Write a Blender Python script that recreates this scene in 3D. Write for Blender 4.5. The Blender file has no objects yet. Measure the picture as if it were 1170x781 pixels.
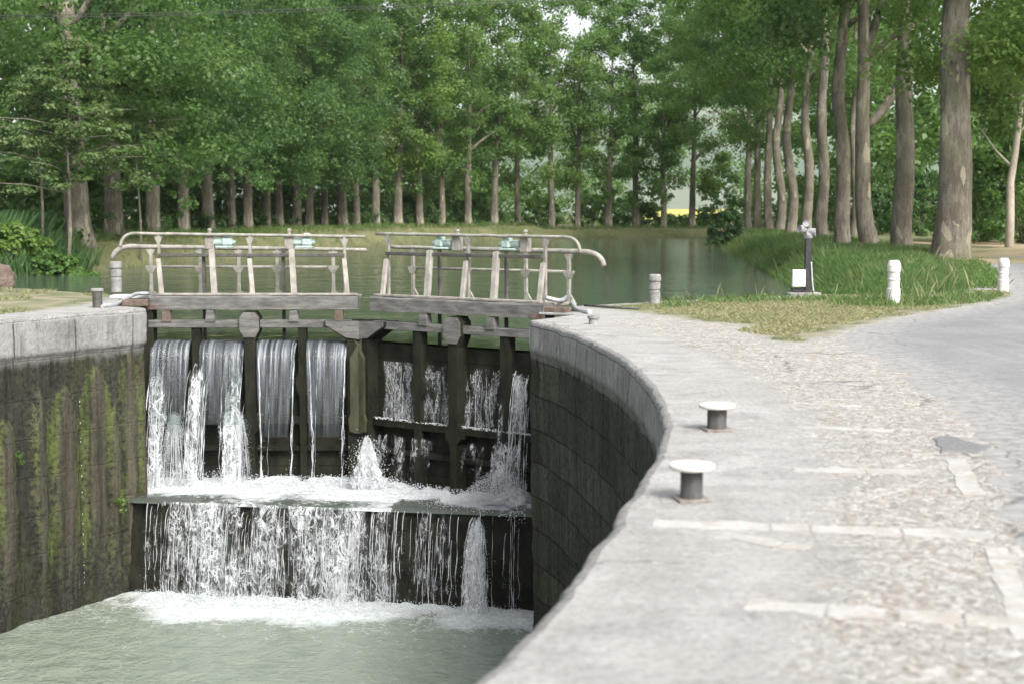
import bpy, bmesh, math, random
import numpy as np
from mathutils import Vector, Matrix, noise as mnoise
from mathutils.geometry import delaunay_2d_cdt
R = math.radians
PI = math.pi
sc = bpy.context.scene
col = sc.collection
random.seed(7)

# ------------------------------------------------------------------ camera, sky, sun, exposure
FPX, CX, CY, HC = 1640.0, 585.0, 390.5, 1.5
PITCH = math.atan(145.5 / FPX)
CT, ST = math.cos(PITCH), math.sin(PITCH)
cam_d = bpy.data.cameras.new('camera')
cam = bpy.data.objects.new('camera', cam_d); col.objects.link(cam)
cam.location = (0, 0, HC); cam.rotation_euler = (PI / 2 - PITCH, 0, 0)
cam_d.sensor_width = 36; cam_d.lens = FPX / 1170 * 36
cam_d.clip_start = 0.1; cam_d.clip_end = 6000
cam_d.dof.use_dof = True; cam_d.dof.focus_distance = 21.5; cam_d.dof.aperture_fstop = 2.2
sc.camera = cam

SUN_EL, SUN_AZ = 42, 150            # azimuth measured from +Y towards +X
w = bpy.data.worlds.new('World'); sc.world = w; w.use_nodes = True
nt = w.node_tree; nt.nodes.clear()
sky = nt.nodes.new('ShaderNodeTexSky'); sky.sky_type = 'NISHITA'; sky.sun_disc = False
sky.sun_elevation = R(SUN_EL); sky.sun_rotation = R(SUN_AZ); sky.dust_density = 4.0; sky.air_density = 1.2
hs = nt.nodes.new('ShaderNodeHueSaturation'); hs.inputs['Saturation'].default_value = 0.32; hs.inputs['Value'].default_value = 1.25
bg = nt.nodes.new('ShaderNodeBackground'); bg.inputs['Strength'].default_value = 0.135
wo = nt.nodes.new('ShaderNodeOutputWorld')
nt.links.new(sky.outputs[0], hs.inputs['Color']); nt.links.new(hs.outputs[0], bg.inputs[0]); nt.links.new(bg.outputs[0], wo.inputs[0])
sl = bpy.data.lights.new('sun', 'SUN'); sl.energy = 2.7; sl.angle = R(20); sl.color = (1, .97, .93)
so = bpy.data.objects.new('sun', sl); col.objects.link(so)
sd = Vector((math.sin(R(SUN_AZ)) * math.cos(R(SUN_EL)), math.cos(R(SUN_AZ)) * math.cos(R(SUN_EL)), math.sin(R(SUN_EL))))
so.rotation_euler = sd.to_track_quat('Z', 'Y').to_euler(); so.location = (0, 0, 60)
sc.view_settings.view_transform = 'Standard'; sc.view_settings.look = 'None'
sc.view_settings.gamma = 1; sc.view_settings.exposure = 1.02
sc.cycles.max_bounces = 8; sc.cycles.transparent_max_bounces = 24

# ------------------------------------------------------------------ measuring helpers
def ray(x, y):
    a, b = x - CX, CY - y
    return Vector((a, FPX * CT + b * ST, -FPX * ST + b * CT))
def G(x, y, z=0.0):                 # where a sight line meets the level z
    r = ray(x, y); t = (z - HC) / r.z
    return Vector((r.x * t, r.y * t, z))
def At(x, y, Y):                    # where a sight line is Y metres ahead
    r = ray(x, y); t = Y / r.y
    return Vector((r.x * t, Y, HC + r.z * t))
def zat(y, Y): return At(CX, y, Y).z
def xat(x, Y, z=0.5): return (x - CX) * (Y * CT + (HC - z) * ST) / FPX

# ------------------------------------------------------------------ materials
class M:
    def __init__(s, name):
        s.m = bpy.data.materials.new(name); s.m.use_nodes = True
        s.t = s.m.node_tree; s.t.nodes.clear()
        s.out = s.t.nodes.new('ShaderNodeOutputMaterial')
        s.co = s.t.nodes.new('ShaderNodeTexCoord')
    def node(s, typ, ins=None, **kw):
        n = s.t.nodes.new(typ)
        for k, v in kw.items(): setattr(n, k, v)
        for k, v in (ins or {}).items(): s.put(n.inputs[k], v)
        return n
    def put(s, sock, v):
        if hasattr(v, 'is_linked') or isinstance(v, bpy.types.NodeSocket): s.t.links.new(v, sock)
        else:
            if isinstance(v, tuple) and len(v) == 3 and sock.type == 'RGBA': v = v + (1,)
            sock.default_value = v
    def coord(s, scale=(1, 1, 1), kind='Object', rot=(0, 0, 0)):
        n = s.node('ShaderNodeMapping', {'Vector': s.co.outputs[kind], 'Scale': scale, 'Rotation': rot})
        return n.outputs[0]
    def noise(s, scale=1, detail=4, rough=.55, vec=None, dist=0):
        return s.node('ShaderNodeTexNoise', {'Vector': vec or s.co.outputs['Object'], 'Scale': scale, 'Detail': detail, 'Roughness': rough, 'Distortion': dist}).outputs['Fac']
    def vor(s, scale=1, vec=None, feature='F1', out='Distance', rnd=1.0):
        return s.node('ShaderNodeTexVoronoi', {'Vector': vec or s.co.outputs['Object'], 'Scale': scale, 'Randomness': rnd}, feature=feature).outputs[out]
    def rng(s, v, a, b, c=0., d=1.):
        return s.node('ShaderNodeMapRange', {'Value': v, 'From Min': a, 'From Max': b, 'To Min': c, 'To Max': d}).outputs[0]
    def mix(s, f, a, b, mode='MIX'):
        n = s.node('ShaderNodeMix', data_type='RGBA', blend_type=mode)
        s.put(n.inputs[0], f); s.put(n.inputs[6], a); s.put(n.inputs[7], b)
        return n.outputs[2]
    def math(s, op, a, b=0.0):
        n = s.node('ShaderNodeMath', operation=op); s.put(n.inputs[0], a); s.put(n.inputs[1], b); return n.outputs[0]
    def attr(s, name): return s.node('ShaderNodeAttribute', attribute_name=name).outputs['Fac']
    def island(s): return s.node('ShaderNodeNewGeometry').outputs['Random Per Island']
    def objrand(s): return s.node('ShaderNodeObjectInfo').outputs['Random']
    def sepz(s, v=None): return s.node('ShaderNodeSeparateXYZ', {0: v or s.co.outputs['Object']}).outputs
    def bump(s, h, strength=.4, dist=.02, nrm=None):
        d = {'Height': h, 'Strength': strength, 'Distance': dist}
        if nrm: d['Normal'] = nrm
        return s.node('ShaderNodeBump', d).outputs[0]
    def pbr(s, color, rough=.8, nrm=None, **kw):
        d = {'Base Color': color, 'Roughness': rough}
        if nrm: d['Normal'] = nrm
        d.update(kw)
        return s.node('ShaderNodeBsdfPrincipled', d).outputs[0]
    def shade(s, sh): s.t.links.new(sh, s.out.inputs[0]); return s.m

def simple(name, c1, c2, scale=8, rough=.8, b=.3, metal=0.0, stretch=(1, 1, 1), c3=None, spec=.3):
    m = M(name); v = m.coord(stretch)
    n1 = m.noise(scale, 6, .6, v); n2 = m.noise(scale * 5, 5, .6, v)
    c = m.mix(m.rng(n1, .35, .65), c1, c2)
    c = m.mix(m.rng(n2, .45, .75, 0, .5), c, c3 or tuple(x * .5 for x in c1))
    return m.shade(m.pbr(c, rough, m.bump(n2, b, .01), Metallic=metal, **{'Specular IOR Level': spec}))

MT = {}
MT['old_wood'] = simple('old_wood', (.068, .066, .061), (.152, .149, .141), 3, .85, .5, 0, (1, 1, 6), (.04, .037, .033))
MT['wet_wood'] = simple('wet_wood', (.006, .0065, .005), (.019, .018, .013), 4, .75, .6, 0, (1, 1, .5), (.022, .028, .010), .12)  # dark from wet; shade on the gates is put into the colour too
MT['moss_wood'] = simple('moss_wood', (.018, .0165, .010), (.043, .040, .022), 5, .7, .6, 0, (1, 1, .4), (.05, .06, .015))
MT['white_paint'] = simple('white_paint', (.165, .16, .138), (.29, .283, .25), 9, .75, .5, 0, (1, 1, 1), (.15, .12, .09))
MT['worn_paint'] = simple('worn_paint', (.14, .134, .12), (.27, .26, .235), 8, .75, .5, 0, (1, 1, .6), (.26, .20, .15))
MT['dark_iron'] = simple('dark_iron', (.05, .048, .045), (.11, .10, .095), 9, .6, .4, .2)
MT['rust'] = simple('rust', (.075, .05, .04), (.14, .108, .09), 9, .85, .5)
MT['base_rust'] = simple('base_rust', (.13, .105, .09), (.24, .22, .20), 12, .9, .5)
MT['galv'] = simple('galv', (.34, .35, .36), (.50, .51, .52), 12, .5, .2, .5)
MT['verdigris'] = simple('verdigris', (.23, .32, .29), (.38, .46, .42), 12, .6, .3, 0, (1, 1, 1), (.12, .2, .18))
MT['white_stone'] = simple('white_stone', (.42, .415, .40), (.54, .535, .52), 6, .85, .4, 0, (1, 1, 1), (.27, .26, .23))
MT['grey_stone'] = simple('grey_stone', (.15, .148, .143), (.28, .275, .268), 7, .9, .5)
MT['black_metal'] = simple('black_metal', (.018, .018, .019), (.04, .04, .042), 14, .5, .2)
MT['grey_lamp'] = simple('grey_lamp', (.16, .16, .165), (.30, .30, .30), 15, .55, .3)
MT['white_box'] = simple('white_box', (.68, .68, .66), (.76, .76, .74), 4, .5, .1, 0, (1, 1, 1), (.55, .54, .5))
MT['cable'] = simple('cable', (.04, .04, .042), (.07, .07, .075), 3, .6, .1)
MT['cap_paint'] = simple('cap_paint', (.42, .415, .40), (.54, .535, .52), 14, .7, .4, 0, (1, 1, 1), (.38, .25, .18))
MT['bollard_iron'] = simple('bollard_iron', (.035, .034, .034), (.075, .073, .072), 18, .65, .5, .1, (1, 1, .6), (.09, .075, .065))
MT['brown_rock'] = simple('brown_rock', (.075, .055, .045), (.15, .115, .095), 4, .9, .8)

def stone_wall(name, light, dark, wetz0, wetz1, moss, jc=.6, bw=.95, rh=.46):
    m = M(name); uv = m.coord((1, 1, 1), 'UV'); O = m.co.outputs['Object']
    wuv = m.node('ShaderNodeMixRGB', {'Fac': .05, 'Color1': uv, 'Color2': m.node('ShaderNodeTexNoise', {'Vector': O, 'Scale': 1.3, 'Detail': 4.0}).outputs['Color']}).outputs[0]
    br = m.node('ShaderNodeTexBrick', {'Vector': wuv, 'Color1': (.55, .55, .55, 1), 'Color2': (1.5, 1.5, 1.5, 1), 'Mortar': (.25, .25, .25, 1), 'Scale': 1.0,
                 'Mortar Size': .016, 'Mortar Smooth': .8, 'Bias': 0.0, 'Brick Width': bw, 'Row Height': rh}, offset=.42)
    big = m.noise(.8, 6, .65); fine = m.noise(13, 8, .75); st = m.noise(1.0, 7, .7, m.coord((6.5, 6.5, .4))); gr = m.noise(45, 5, .8)
    z = m.sepz()[2]
    wet = m.rng(m.math('ADD', z, m.math('MULTIPLY', m.math('SUBTRACT', st, .5), .45)), wetz0, wetz1)
    cl = m.mix(m.rng(big, .38, .62), light, tuple(c * .68 for c in light))
    cl = m.mix(m.rng(st, .50, .66, 0, .75), cl, tuple(c * .34 for c in light))
    us = m.math('ABSOLUTE', m.math('SUBTRACT', m.math('FRACT', m.math('DIVIDE', m.math('ADD', m.sepz(wuv)[0], .3), 1.15)), .5))
    cl = m.mix(m.rng(us, .484, .491, 0, .85), cl, (.045, .043, .037))
    cl = m.mix(m.rng(fine, .30, .47, .6, 0), cl, tuple(c * .33 for c in light)); cl = m.mix(m.rng(fine, .56, .68, 0, .5), cl, tuple(min(.6, c * 1.35) for c in light))
    cd = m.mix(m.rng(st, .36, .64), dark, tuple(c * 2.6 for c in dark))
    cd = m.mix(m.rng(m.noise(1.2, 6, .7, m.coord((2.4, 2.4, .35))), .48, .66, 0, .75), cd, moss)
    cd = m.mix(m.rng(big, .5, .68, 0, .5), cd, tuple(c * 3.0 for c in dark))
    cd = m.mix(m.math('MULTIPLY', jc, 1.0), cd, br.outputs['Color'], 'MULTIPLY')
    cd = m.mix(m.rng(fine, .34, .55, .75, 0), cd, (.006, .006, .005)); cd = m.mix(m.rng(gr, .6, .74, 0, .6), cd, (.11, .11, .09))
    cd = m.mix(m.math('MULTIPLY', m.rng(m.vor(24), .15, .06), m.rng(m.noise(2.2, 4), .5, .62, 0, .5)), cd, (.32, .32, .29))
    c = m.mix(wet, cl, cd)
    c = m.mix(m.rng(z, -.12, -.03, 0, .95), c, m.mix(m.rng(m.noise(24, 7, .78), .34, .62), (.16, .153, .14), m.mix(m.rng(big, .38, .62), (.335, .33, .32), (.435, .43, .418))))
    co = m.rng(m.math('ADD', m.attr('core'), m.math('MULTIPLY', m.math('SUBTRACT', fine, .5), 2.2)), .25, .95, 0, .9)
    c = m.mix(co, c, m.mix(m.rng(st, .36, .64), (.032, .030, .023), (.098, .088, .066)))
    mo = m.rng(m.math('ADD', m.attr('moss'), m.math('MULTIPLY', m.math('SUBTRACT', fine, .5), 2.6)), .25, .9, 0, .9)
    c = m.mix(mo, c, m.mix(m.rng(st, .38, .62), (.040, .060, .014), (.135, .165, .045)))
    h = m.math('ADD', m.math('MULTIPLY', br.outputs['Fac'], -jc), m.math('ADD', fine, m.math('ADD', big, m.math('MULTIPLY', st, .8))))
    return m.shade(m.pbr(c, .9, m.bump(h, 1.0, .06), **{'Specular IOR Level': .14}))
MT['wall'] = stone_wall('lock_wall_stone', (.40, .392, .372), (.033, .034, .0255), -.36, -.58, (.056, .064, .028), .6)
MT['wall_left'] = stone_wall('lock_wall_stone_mossy', (.31, .306, .295), (.021, .021, .0165), -.48, -.74, (.052, .054, .026), .14, 1.3, .55)

def quay_mat():
    m = M('quay_stone'); O = m.co.outputs['Object']
    big = m.noise(.45, 5, .6); mid = m.noise(2.4, 7, .7); fine = m.noise(26, 6, .75); sp = m.noise(7, 6, .7)
    def warp(f, sc_): return m.node('ShaderNodeMixRGB', {'Fac': f, 'Color1': O, 'Color2': m.node('ShaderNodeTexNoise', {'Vector': O, 'Scale': sc_, 'Detail': 5.0}).outputs['Color']}).outputs[0]
    base = m.mix(m.rng(mid, .34, .66), (.215, .210, .200), (.365, .358, .345))
    base = m.mix(m.rng(big, .42, .65, 0, .5), base, (.275, .268, .253))
    vec = warp(.09, 6.0)
    cc = m.node('ShaderNodeSeparateColor', {0: m.vor(17, vec, out='Color')}).outputs; cd = m.vor(17, vec, feature='DISTANCE_TO_EDGE')
    rub = m.mix(cc[0], (.225, .202, .168), (.41, .392, .362)); rub = m.mix(m.rng(cc[1], .72, .9, 0, .8), rub, (.195, .16, .125)); rub = m.mix(m.rng(cc[2], .8, .95, 0, .8), rub, (.43, .42, .40))
    rub = m.mix(m.rng(cd, .0, .10, .32, 0), rub, (.16, .146, .12)); rub = m.mix(m.rng(mid, .45, .62, .55, 0), rub, base)
    gv = m.node('ShaderNodeSeparateColor', {0: m.vor(42, out='Color')}).outputs; rub = m.mix(m.rng(gv[0], .72, .9, 0, .65), rub, (.50, .485, .455)); rub = m.mix(m.rng(gv[1], .75, .95, 0, .7), rub, (.13, .112, .09))
    ra = m.rng(m.math('ADD', m.attr('rubble'), m.math('MULTIPLY', m.math('SUBTRACT', mid, .5), 1.6)), .3, .75)
    c = m.mix(m.math('MULTIPLY', ra, .9), base, rub)
    crk = m.vor(.5, warp(.45, 1.5), feature='DISTANCE_TO_EDGE'); ck = m.math('MULTIPLY', m.rng(crk, .002, .008, .6, 0), m.rng(m.noise(.8, 3), .46, .56))
    c = m.mix(ck, c, (.10, .095, .085))
    c = m.mix(m.rng(fine, .32, .48, .7, 0), c, (.12, .11, .094)); c = m.mix(m.rng(fine, .55, .68, 0, .6), c, (.45, .44, .42))
    c = m.mix(m.rng(m.noise(1.2, 8, .75), .56, .70, 0, .65), c, (.18, .168, .147))
    c = m.mix(m.math('MULTIPLY', m.rng(sp, .60, .66), m.rng(m.noise(.9, 4), .42, .6, 0, .75)), c, (.45, .44, .425))
    ga = m.rng(m.math('ADD', m.attr('turf'), m.math('MULTIPLY', m.math('SUBTRACT', mid, .5), 1.1)), .35, .65)
    c = m.mix(ga, c, m.mix(m.rng(m.noise(1.7, 5), .4, .62), (.22, .20, .135), (.10, .12, .05)))
    h = m.math('ADD', m.math('MULTIPLY', mid, 1.5), m.math('ADD', m.math('MULTIPLY', fine, .7), m.math('MULTIPLY', m.math('MULTIPLY', m.rng(cd, 0, .14), ra), .25)))
    return m.shade(m.pbr(c, .95, m.bump(m.math('SUBTRACT', h, ck), .8, .03), **{'Specular IOR Level': .25}))
MT['quay'] = quay_mat()

def slab_mat():
    m = M('white_kerb_stone'); n = m.noise(3, 6, .7); f = m.noise(25, 5)
    c = m.mix(m.rng(n, .35, .65), (.27, .262, .248), (.375, .37, .355))
    c = m.mix(m.rng(f, .3, .5, .45, 0), c, (.24, .225, .2))
    a = m.rng(m.noise(3.5, 8, .8), .49, .58, 0, .95)
    sh = m.pbr(m.mix(a, c, (.27, .25, .22)), .9, m.bump(m.math('ADD', n, f), .5, .02))
    return m.shade(sh)
MT['slab'] = slab_mat()

def road_mat():
    m = M('asphalt'); O = m.co.outputs['Object']; n = m.noise(.5, 7, .7); f = m.noise(48, 5, .8); g = m.noise(9, 7, .8); t = m.noise(1, 6, .65, m.coord((1.2, .2, 1), rot=(0, 0, .45)))
    c = m.mix(m.rng(n, .35, .65), (.155, .156, .16), (.215, .215, .216))
    c = m.mix(m.rng(t, .5, .7, 0, .5), c, (.27, .268, .264))
    c = m.mix(m.rng(g, .36, .5, .5, 0), c, (.12, .12, .122)); c = m.mix(m.rng(f, .34, .5, .6, 0), c, (.09, .09, .092)); c = m.mix(m.rng(f, .56, .7, 0, .5), c, (.33, .325, .32))
    w = m.rng(m.math('ADD', m.attr('wear'), m.math('MULTIPLY', m.math('SUBTRACT', g, .5), 1.8)), .35, .95, 0, .8)
    c = m.mix(w, c, m.mix(m.rng(g, .4, .6), (.20, .195, .185), (.31, .305, .29)))
    crk = m.vor(1.1, m.node('ShaderNodeMixRGB', {'Fac': .5, 'Color1': O, 'Color2': m.node('ShaderNodeTexNoise', {'Vector': O, 'Scale': 1.2, 'Detail': 7.0}).outputs['Color']}).outputs[0], feature='DISTANCE_TO_EDGE')
    c = m.mix(m.math('MULTIPLY', m.math('MULTIPLY', m.rng(crk, .003, .012, .8, 0), m.attr('wear')), m.rng(n, .45, .55)), c, (.07, .07, .068))
    return m.shade(m.pbr(c, .92, m.bump(m.math('ADD', f, g), .6, .012), **{'Specular IOR Level': .25}))
MT['road'] = road_mat()
MT['tar'] = simple('tar_patch', (.12, .12, .124), (.19, .19, .192), 30, .9, .5)

def terrain_mat():
    m = M('grassy_ground'); n = m.noise(.35, 6, .65); f = m.noise(9, 5, .7)
    c = m.mix(m.rng(n, .38, .62), (.075, .10, .028), (.17, .165, .075))
    c = m.mix(m.rng(f, .35, .65, .5, 0), c, (.05, .055, .02))
    c = m.mix(m.rng(m.math('ADD', m.attr('straw'), m.math('MULTIPLY', m.math('SUBTRACT', n, .5), .8)), .3, .7, 0, .85), c, (.36, .27, .17))
    c = m.mix(m.attr('mud'), c, (.05, .045, .03))
    return m.shade(m.pbr(c, .95, m.bump(f, .6, .08)))
MT['terrain'] = terrain_mat()

def leaf_mat(name, c1, c2, c3, tr=.45):
    m = M(name); i = m.island(); o = m.objrand()
    c = m.mix(i, c1, c2)
    c = m.mix(m.rng(m.noise(.35, 2), .45, .68, 0, .7), c, c3)
    c = m.mix(m.rng(o, .5, 1, 0, .6), c, tuple(q * f for q, f in zip(c2, (1.25, 1.12, .8)))); c = m.mix(m.rng(o, .5, 0, 0, .5), c, tuple(q * f for q, f in zip(c1, (.9, .95, 1.3))))
    d = m.pbr(c, .45, **{'Specular IOR Level': .28})
    t = m.node('ShaderNodeBsdfTranslucent', {'Color': m.mix(.5, c, (.20, .38, .07))}).outputs[0]
    x = m.node('ShaderNodeMixShader', {0: tr, 1: d, 2: t}).outputs[0]
    return m.shade(x)
MT['leaf'] = leaf_mat('plane_leaf', (.031, .082, .023), (.090, .162, .054), (.155, .22, .088), .52)
MT['leaf_lit'] = leaf_mat('plane_leaf_lit', (.072, .150, .038), (.145, .222, .070), (.20, .268, .095), .6)  # lighter copy of the leaf: backlight and distance haze put into its colour
MT['leaf_shaded'] = leaf_mat('shaded_leaf', (.018, .048, .016), (.050, .098, .034), (.08, .13, .045), .4)  # shade under the trees put into a darker leaf colour
MT['leaf_shrub'] = leaf_mat('shrub_leaf', (.055, .105, .042), (.105, .155, .070), (.14, .175, .075), .42)
MT['leaf_fresh'] = leaf_mat('fresh_leaf', (.065, .135, .030), (.12, .20, .055), (.15, .22, .062), .5)
MT['grass_tall'] = leaf_mat('tall_grass', (.038, .092, .028), (.092, .155, .055), (.14, .17, .07), .38)
MT['grass_dry'] = leaf_mat('dry_grass', (.15, .155, .07), (.31, .285, .175), (.11, .145, .05), .3)
MT['grass_short'] = leaf_mat('bank_grass', (.08, .115, .04), (.17, .17, .08), (.22, .20, .11), .3)
MT['petal'] = simple('petal', (.7, .68, .6), (.8, .78, .6), 3, .8, 0)

def bark_mat():
    m = M('plane_bark'); o = m.objrand()
    n = m.noise(1.3, 6, .65, m.coord((1, 1, .4))); f = m.noise(11, 7, .75, m.coord((1, 1, .18))); g = m.noise(26, 6, .75)
    c = m.mix(m.rng(n, .38, .62), (.115, .10, .078), (.235, .215, .175))
    c = m.mix(m.rng(f, .34, .52, .75, 0), c, (.06, .052, .04)); c = m.mix(m.rng(f, .56, .7, 0, .5), c, (.33, .31, .26))
    fl = m.vor(4.2, m.node('ShaderNodeMixRGB', {'Fac': .12, 'Color1': m.coord((1.2, 1.2, .42)), 'Color2': m.node('ShaderNodeTexNoise', {'Vector': m.co.outputs['Object'], 'Scale': 3.5, 'Detail': 4.0}).outputs['Color']}).outputs[0], out='Color')
    fs = m.node('ShaderNodeSeparateColor', {0: fl}).outputs
    c = m.mix(m.rng(fs[0], .88, .9, 0, .65), c, (.36, .335, .235)); c = m.mix(m.rng(fs[1], .8, .83, 0, .5), c, (.10, .09, .066))
    c = m.mix(m.rng(m.noise(.7, 4), .5, .66, 0, .5), c, (.125, .135, .07))
    c = m.mix(m.rng(g, .34, .5, .5, 0), c, (.03, .026, .02))
    return m.shade(m.pbr(c, .92, m.bump(m.math('ADD', m.math('ADD', f, n), m.math('MULTIPLY', g, .4)), 1.0, .07), **{'Specular IOR Level': .15}))
MT['bark'] = bark_mat()
MT['bark_pale'] = simple('pale_bark', (.32, .28, .23), (.44, .40, .34), 3, .9, .6, 0, (1, 1, .4), (.16, .13, .10))

def upper_water():
    m = M('canal_water')
    b1 = m.noise(.8, 3, .5, m.coord((1, .9, 1))); b2 = m.noise(4.5, 3, .5)
    h = m.math('ADD', b1, m.math('MULTIPLY', b2, .22))
    nrm = m.bump(h, .14, .4)
    return m.shade(m.pbr((.060, .080, .060), .05, nrm, IOR=1.33, **{'Specular IOR Level': .5}))
MT['upper_water'] = upper_water()

def lower_water():
    m = M('pool_water')
    b1 = m.noise(2.6, 5, .6, dist=.6); b2 = m.noise(11, 4, .6)
    h = m.math('ADD', b1, m.math('MULTIPLY', b2, .35))
    nrm = m.bump(h, .5, .16)
    fo = m.attr('foam')
    fn = m.math('ADD', m.noise(4, 8, .72, dist=1.2), m.math('MULTIPLY', m.math('SUBTRACT', m.noise(22, 4, .7), .5), .35))
    k = m.rng(m.math('ADD', m.math('MULTIPLY', fo, 1.15), m.math('SUBTRACT', fn, 1.0)), -.12, .16)
    glints = m.math('MULTIPLY', m.rng(m.noise(9, 6, .75, dist=.5), .63, .68), .55)  # ripple highlights put into the colour as pale flecks
    k = m.math('MAXIMUM', k, glints)
    c = m.mix(m.rng(b1, .3, .7), (.148, .180, .142), (.205, .232, .188))
    c = m.mix(k, c, m.mix(m.rng(m.noise(13, 7, .8), .36, .6), (.30, .33, .32), (.52, .55, .55)))
    return m.shade(m.pbr(c, m.rng(k, 0, 1, .12, .7), nrm, IOR=1.33))
MT['lower_water'] = lower_water()

def foam_mat():
    m = M('foam'); n = m.noise(6, 7, .75, dist=1.0)
    k = m.rng(m.math('ADD', m.math('MULTIPLY', m.attr('foam'), 1.1), m.math('SUBTRACT', n, 1.0)), -.14, .12)
    c = m.mix(m.rng(k, 0, 1), (.055, .066, .055), m.mix(m.rng(m.noise(16, 7, .8), .36, .6), (.27, .29, .29), (.54, .56, .57)))
    a = m.pbr(c, m.rng(k, 0, 1, .12, .6), m.bump(m.noise(14, 6, .7), .7, .03))
    return m.shade(a)
MT['foam'] = foam_mat()

def white_water():
    m = M('white_water')
    d = m.pbr((.74, .77, .79), .3, m.bump(m.noise(40, 4, .7), .6, .01), **{'Specular IOR Level': .6})
    t = m.node('ShaderNodeBsdfTranslucent', {'Color': (.8, .83, .85, 1)}).outputs[0]
    a = m.node('ShaderNodeMixShader', {0: .35, 1: d, 2: t}).outputs[0]
    return m.shade(m.node('ShaderNodeMixShader', {0: .3, 1: a, 2: m.node('ShaderNodeBsdfTransparent').outputs[0]}).outputs[0])
MT['white_water'] = white_water()

def thick_foam():
    m = M('thick_foam'); n = m.noise(30, 6, .8); d = m.pbr(m.mix(m.rng(n, .36, .58), (.5, .53, .54), (.80, .82, .83)), .5, m.bump(n, .8, .02)); t = m.node('ShaderNodeBsdfTranslucent', {'Color': (.8, .83, .84, 1)}).outputs[0]
    return m.shade(m.node('ShaderNodeMixShader', {0: .4, 1: d, 2: t}).outputs[0])
MT['thick_foam'] = thick_foam()
def veil_water(name, sx, sz, maxa=.95):
    m = M(name)
    def uvw(a, b): return m.coord((a, b, 1), 'UV')
    def fil(a, b, wd, d): return m.rng(m.math('ABSOLUTE', m.math('SUBTRACT', m.noise(1, 4, .6, uvw(a, b), dist=d), .5)), 0, wd, 1, 0)
    dn = m.attr('dens'); dd = m.math('SUBTRACT', dn, 1.0)
    patch = m.noise(1, 5, .7, uvw(sx * .42, sz * .3), dist=.3)
    k = m.rng(m.math('ADD', patch, m.math('MULTIPLY', dd, .75)), .42, .54)
    f = m.math('MAXIMUM', fil(sx, sz, .042, 1.0), m.math('MULTIPLY', fil(sx * 2.3, sz * 2.2, .05, .8), m.math('MULTIPLY', k, .55)))
    solid = m.rng(m.math('ADD', m.noise(1, 6, .72, uvw(sx * .9, sz * .33), dist=.3), m.math('MULTIPLY', dd, .6)), .56, .72)
    a = m.math('MAXIMUM', m.math('MULTIPLY', f, k), m.math('MULTIPLY', solid, m.rng(m.noise(1, 5, .75, uvw(sx * 4, sz * 3)), .32, .6, .25, 1)))
    a = m.math('MULTIPLY', m.math('MAXIMUM', a, m.math('MULTIPLY', k, .05)), maxa)
    d = m.pbr((.80, .83, .85), .3, m.bump(f, .5, .02)); t = m.node('ShaderNodeBsdfTranslucent', {'Color': (.78, .81, .84, 1)}).outputs[0]
    w = m.node('ShaderNodeMixShader', {0: .4, 1: d, 2: t}).outputs[0]
    return m.shade(m.node('ShaderNodeMixShader', {0: a, 1: m.node('ShaderNodeBsdfTransparent').outputs[0], 2: w}).outputs[0])
MT['veil'] = veil_water('cascade_water', 5.0, 2.5, .9)
MT['leak'] = veil_water('leaking_water', 15, 5.5, .8)
def sheet_water():
    m = M('sheet_water')
    n = m.noise(1, 4, .6, m.coord((26, .7, 1), 'UV')); f = m.sepz(m.co.outputs['UV'])[1]
    c = m.mix(m.rng(n, .35, .65), (.07, .08, .088), (.21, .235, .26))
    g = m.pbr(c, .12, m.bump(n, .6, .03), IOR=1.33, **{'Specular IOR Level': .7})
    tr = m.node('ShaderNodeBsdfTransparent', {'Color': (.8, .85, .83, 1)}).outputs[0]
    k = m.math('MULTIPLY', m.rng(n, .3, .66, .18, .75), m.attr('dens'))
    return m.shade(m.node('ShaderNodeMixShader', {0: k, 1: tr, 2: g}).outputs[0])
MT['sheet'] = sheet_water()

# ------------------------------------------------------------------ mesh helpers
def link(name, me, mt=None, parent=None):
    o = bpy.data.objects.new(name, me); col.objects.link(o)
    if mt is not None:
        me.materials.clear(); me.materials.append(MT[mt] if isinstance(mt, str) else mt)
    if parent is not None: o.parent = parent
    return o
def tag(o, label=None, cat=None, group=None, kind=None):
    if label: o['label'] = label
    if cat: o['category'] = cat
    if group: o['group'] = group
    if kind: o['kind'] = kind
    return o
def empty(name, loc, rz=0):
    o = bpy.data.objects.new(name, None); col.objects.link(o); o.location = loc; o.rotation_euler = (0, 0, rz)
    o.empty_display_size = .2
    return o
def np_mesh(name, V, F, smooth=False):
    V = np.asarray(V, np.float32); F = np.asarray(F, np.int32)
    me = bpy.data.meshes.new(name); k = F.shape[1]
    me.vertices.add(len(V)); me.vertices.foreach_set('co', V.ravel())
    me.loops.add(F.size); me.loops.foreach_set('vertex_index', F.ravel())
    me.polygons.add(len(F)); me.polygons.foreach_set('loop_start', np.arange(0, F.size, k, dtype=np.int32))
    if smooth: me.polygons.foreach_set('use_smooth', np.ones(len(F), bool))
    me.update(calc_edges=True)
    return me
def set_attr(me, name, vals):
    a = me.attributes.new(name, 'FLOAT', 'POINT'); a.data.foreach_set('value', np.asarray(vals, np.float32))
def set_uv(me, uv):
    l = me.uv_layers.new(name='UVMap'); vi = np.empty(len(me.loops), np.int32); me.loops.foreach_get('vertex_index', vi)
    l.data.foreach_set('uv', np.asarray(uv, np.float32)[vi].ravel())
def grid_faces(nu, nv):
    i = np.arange(nu * nv).reshape(nu, nv)
    return np.stack([i[:-1, :-1], i[1:, :-1], i[1:, 1:], i[:-1, 1:]], -1).reshape(-1, 4)
def fbm(p, s=1.0, o=4): return mnoise.fractal(Vector(p) * s, 1.0, 2.0, o)
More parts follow.
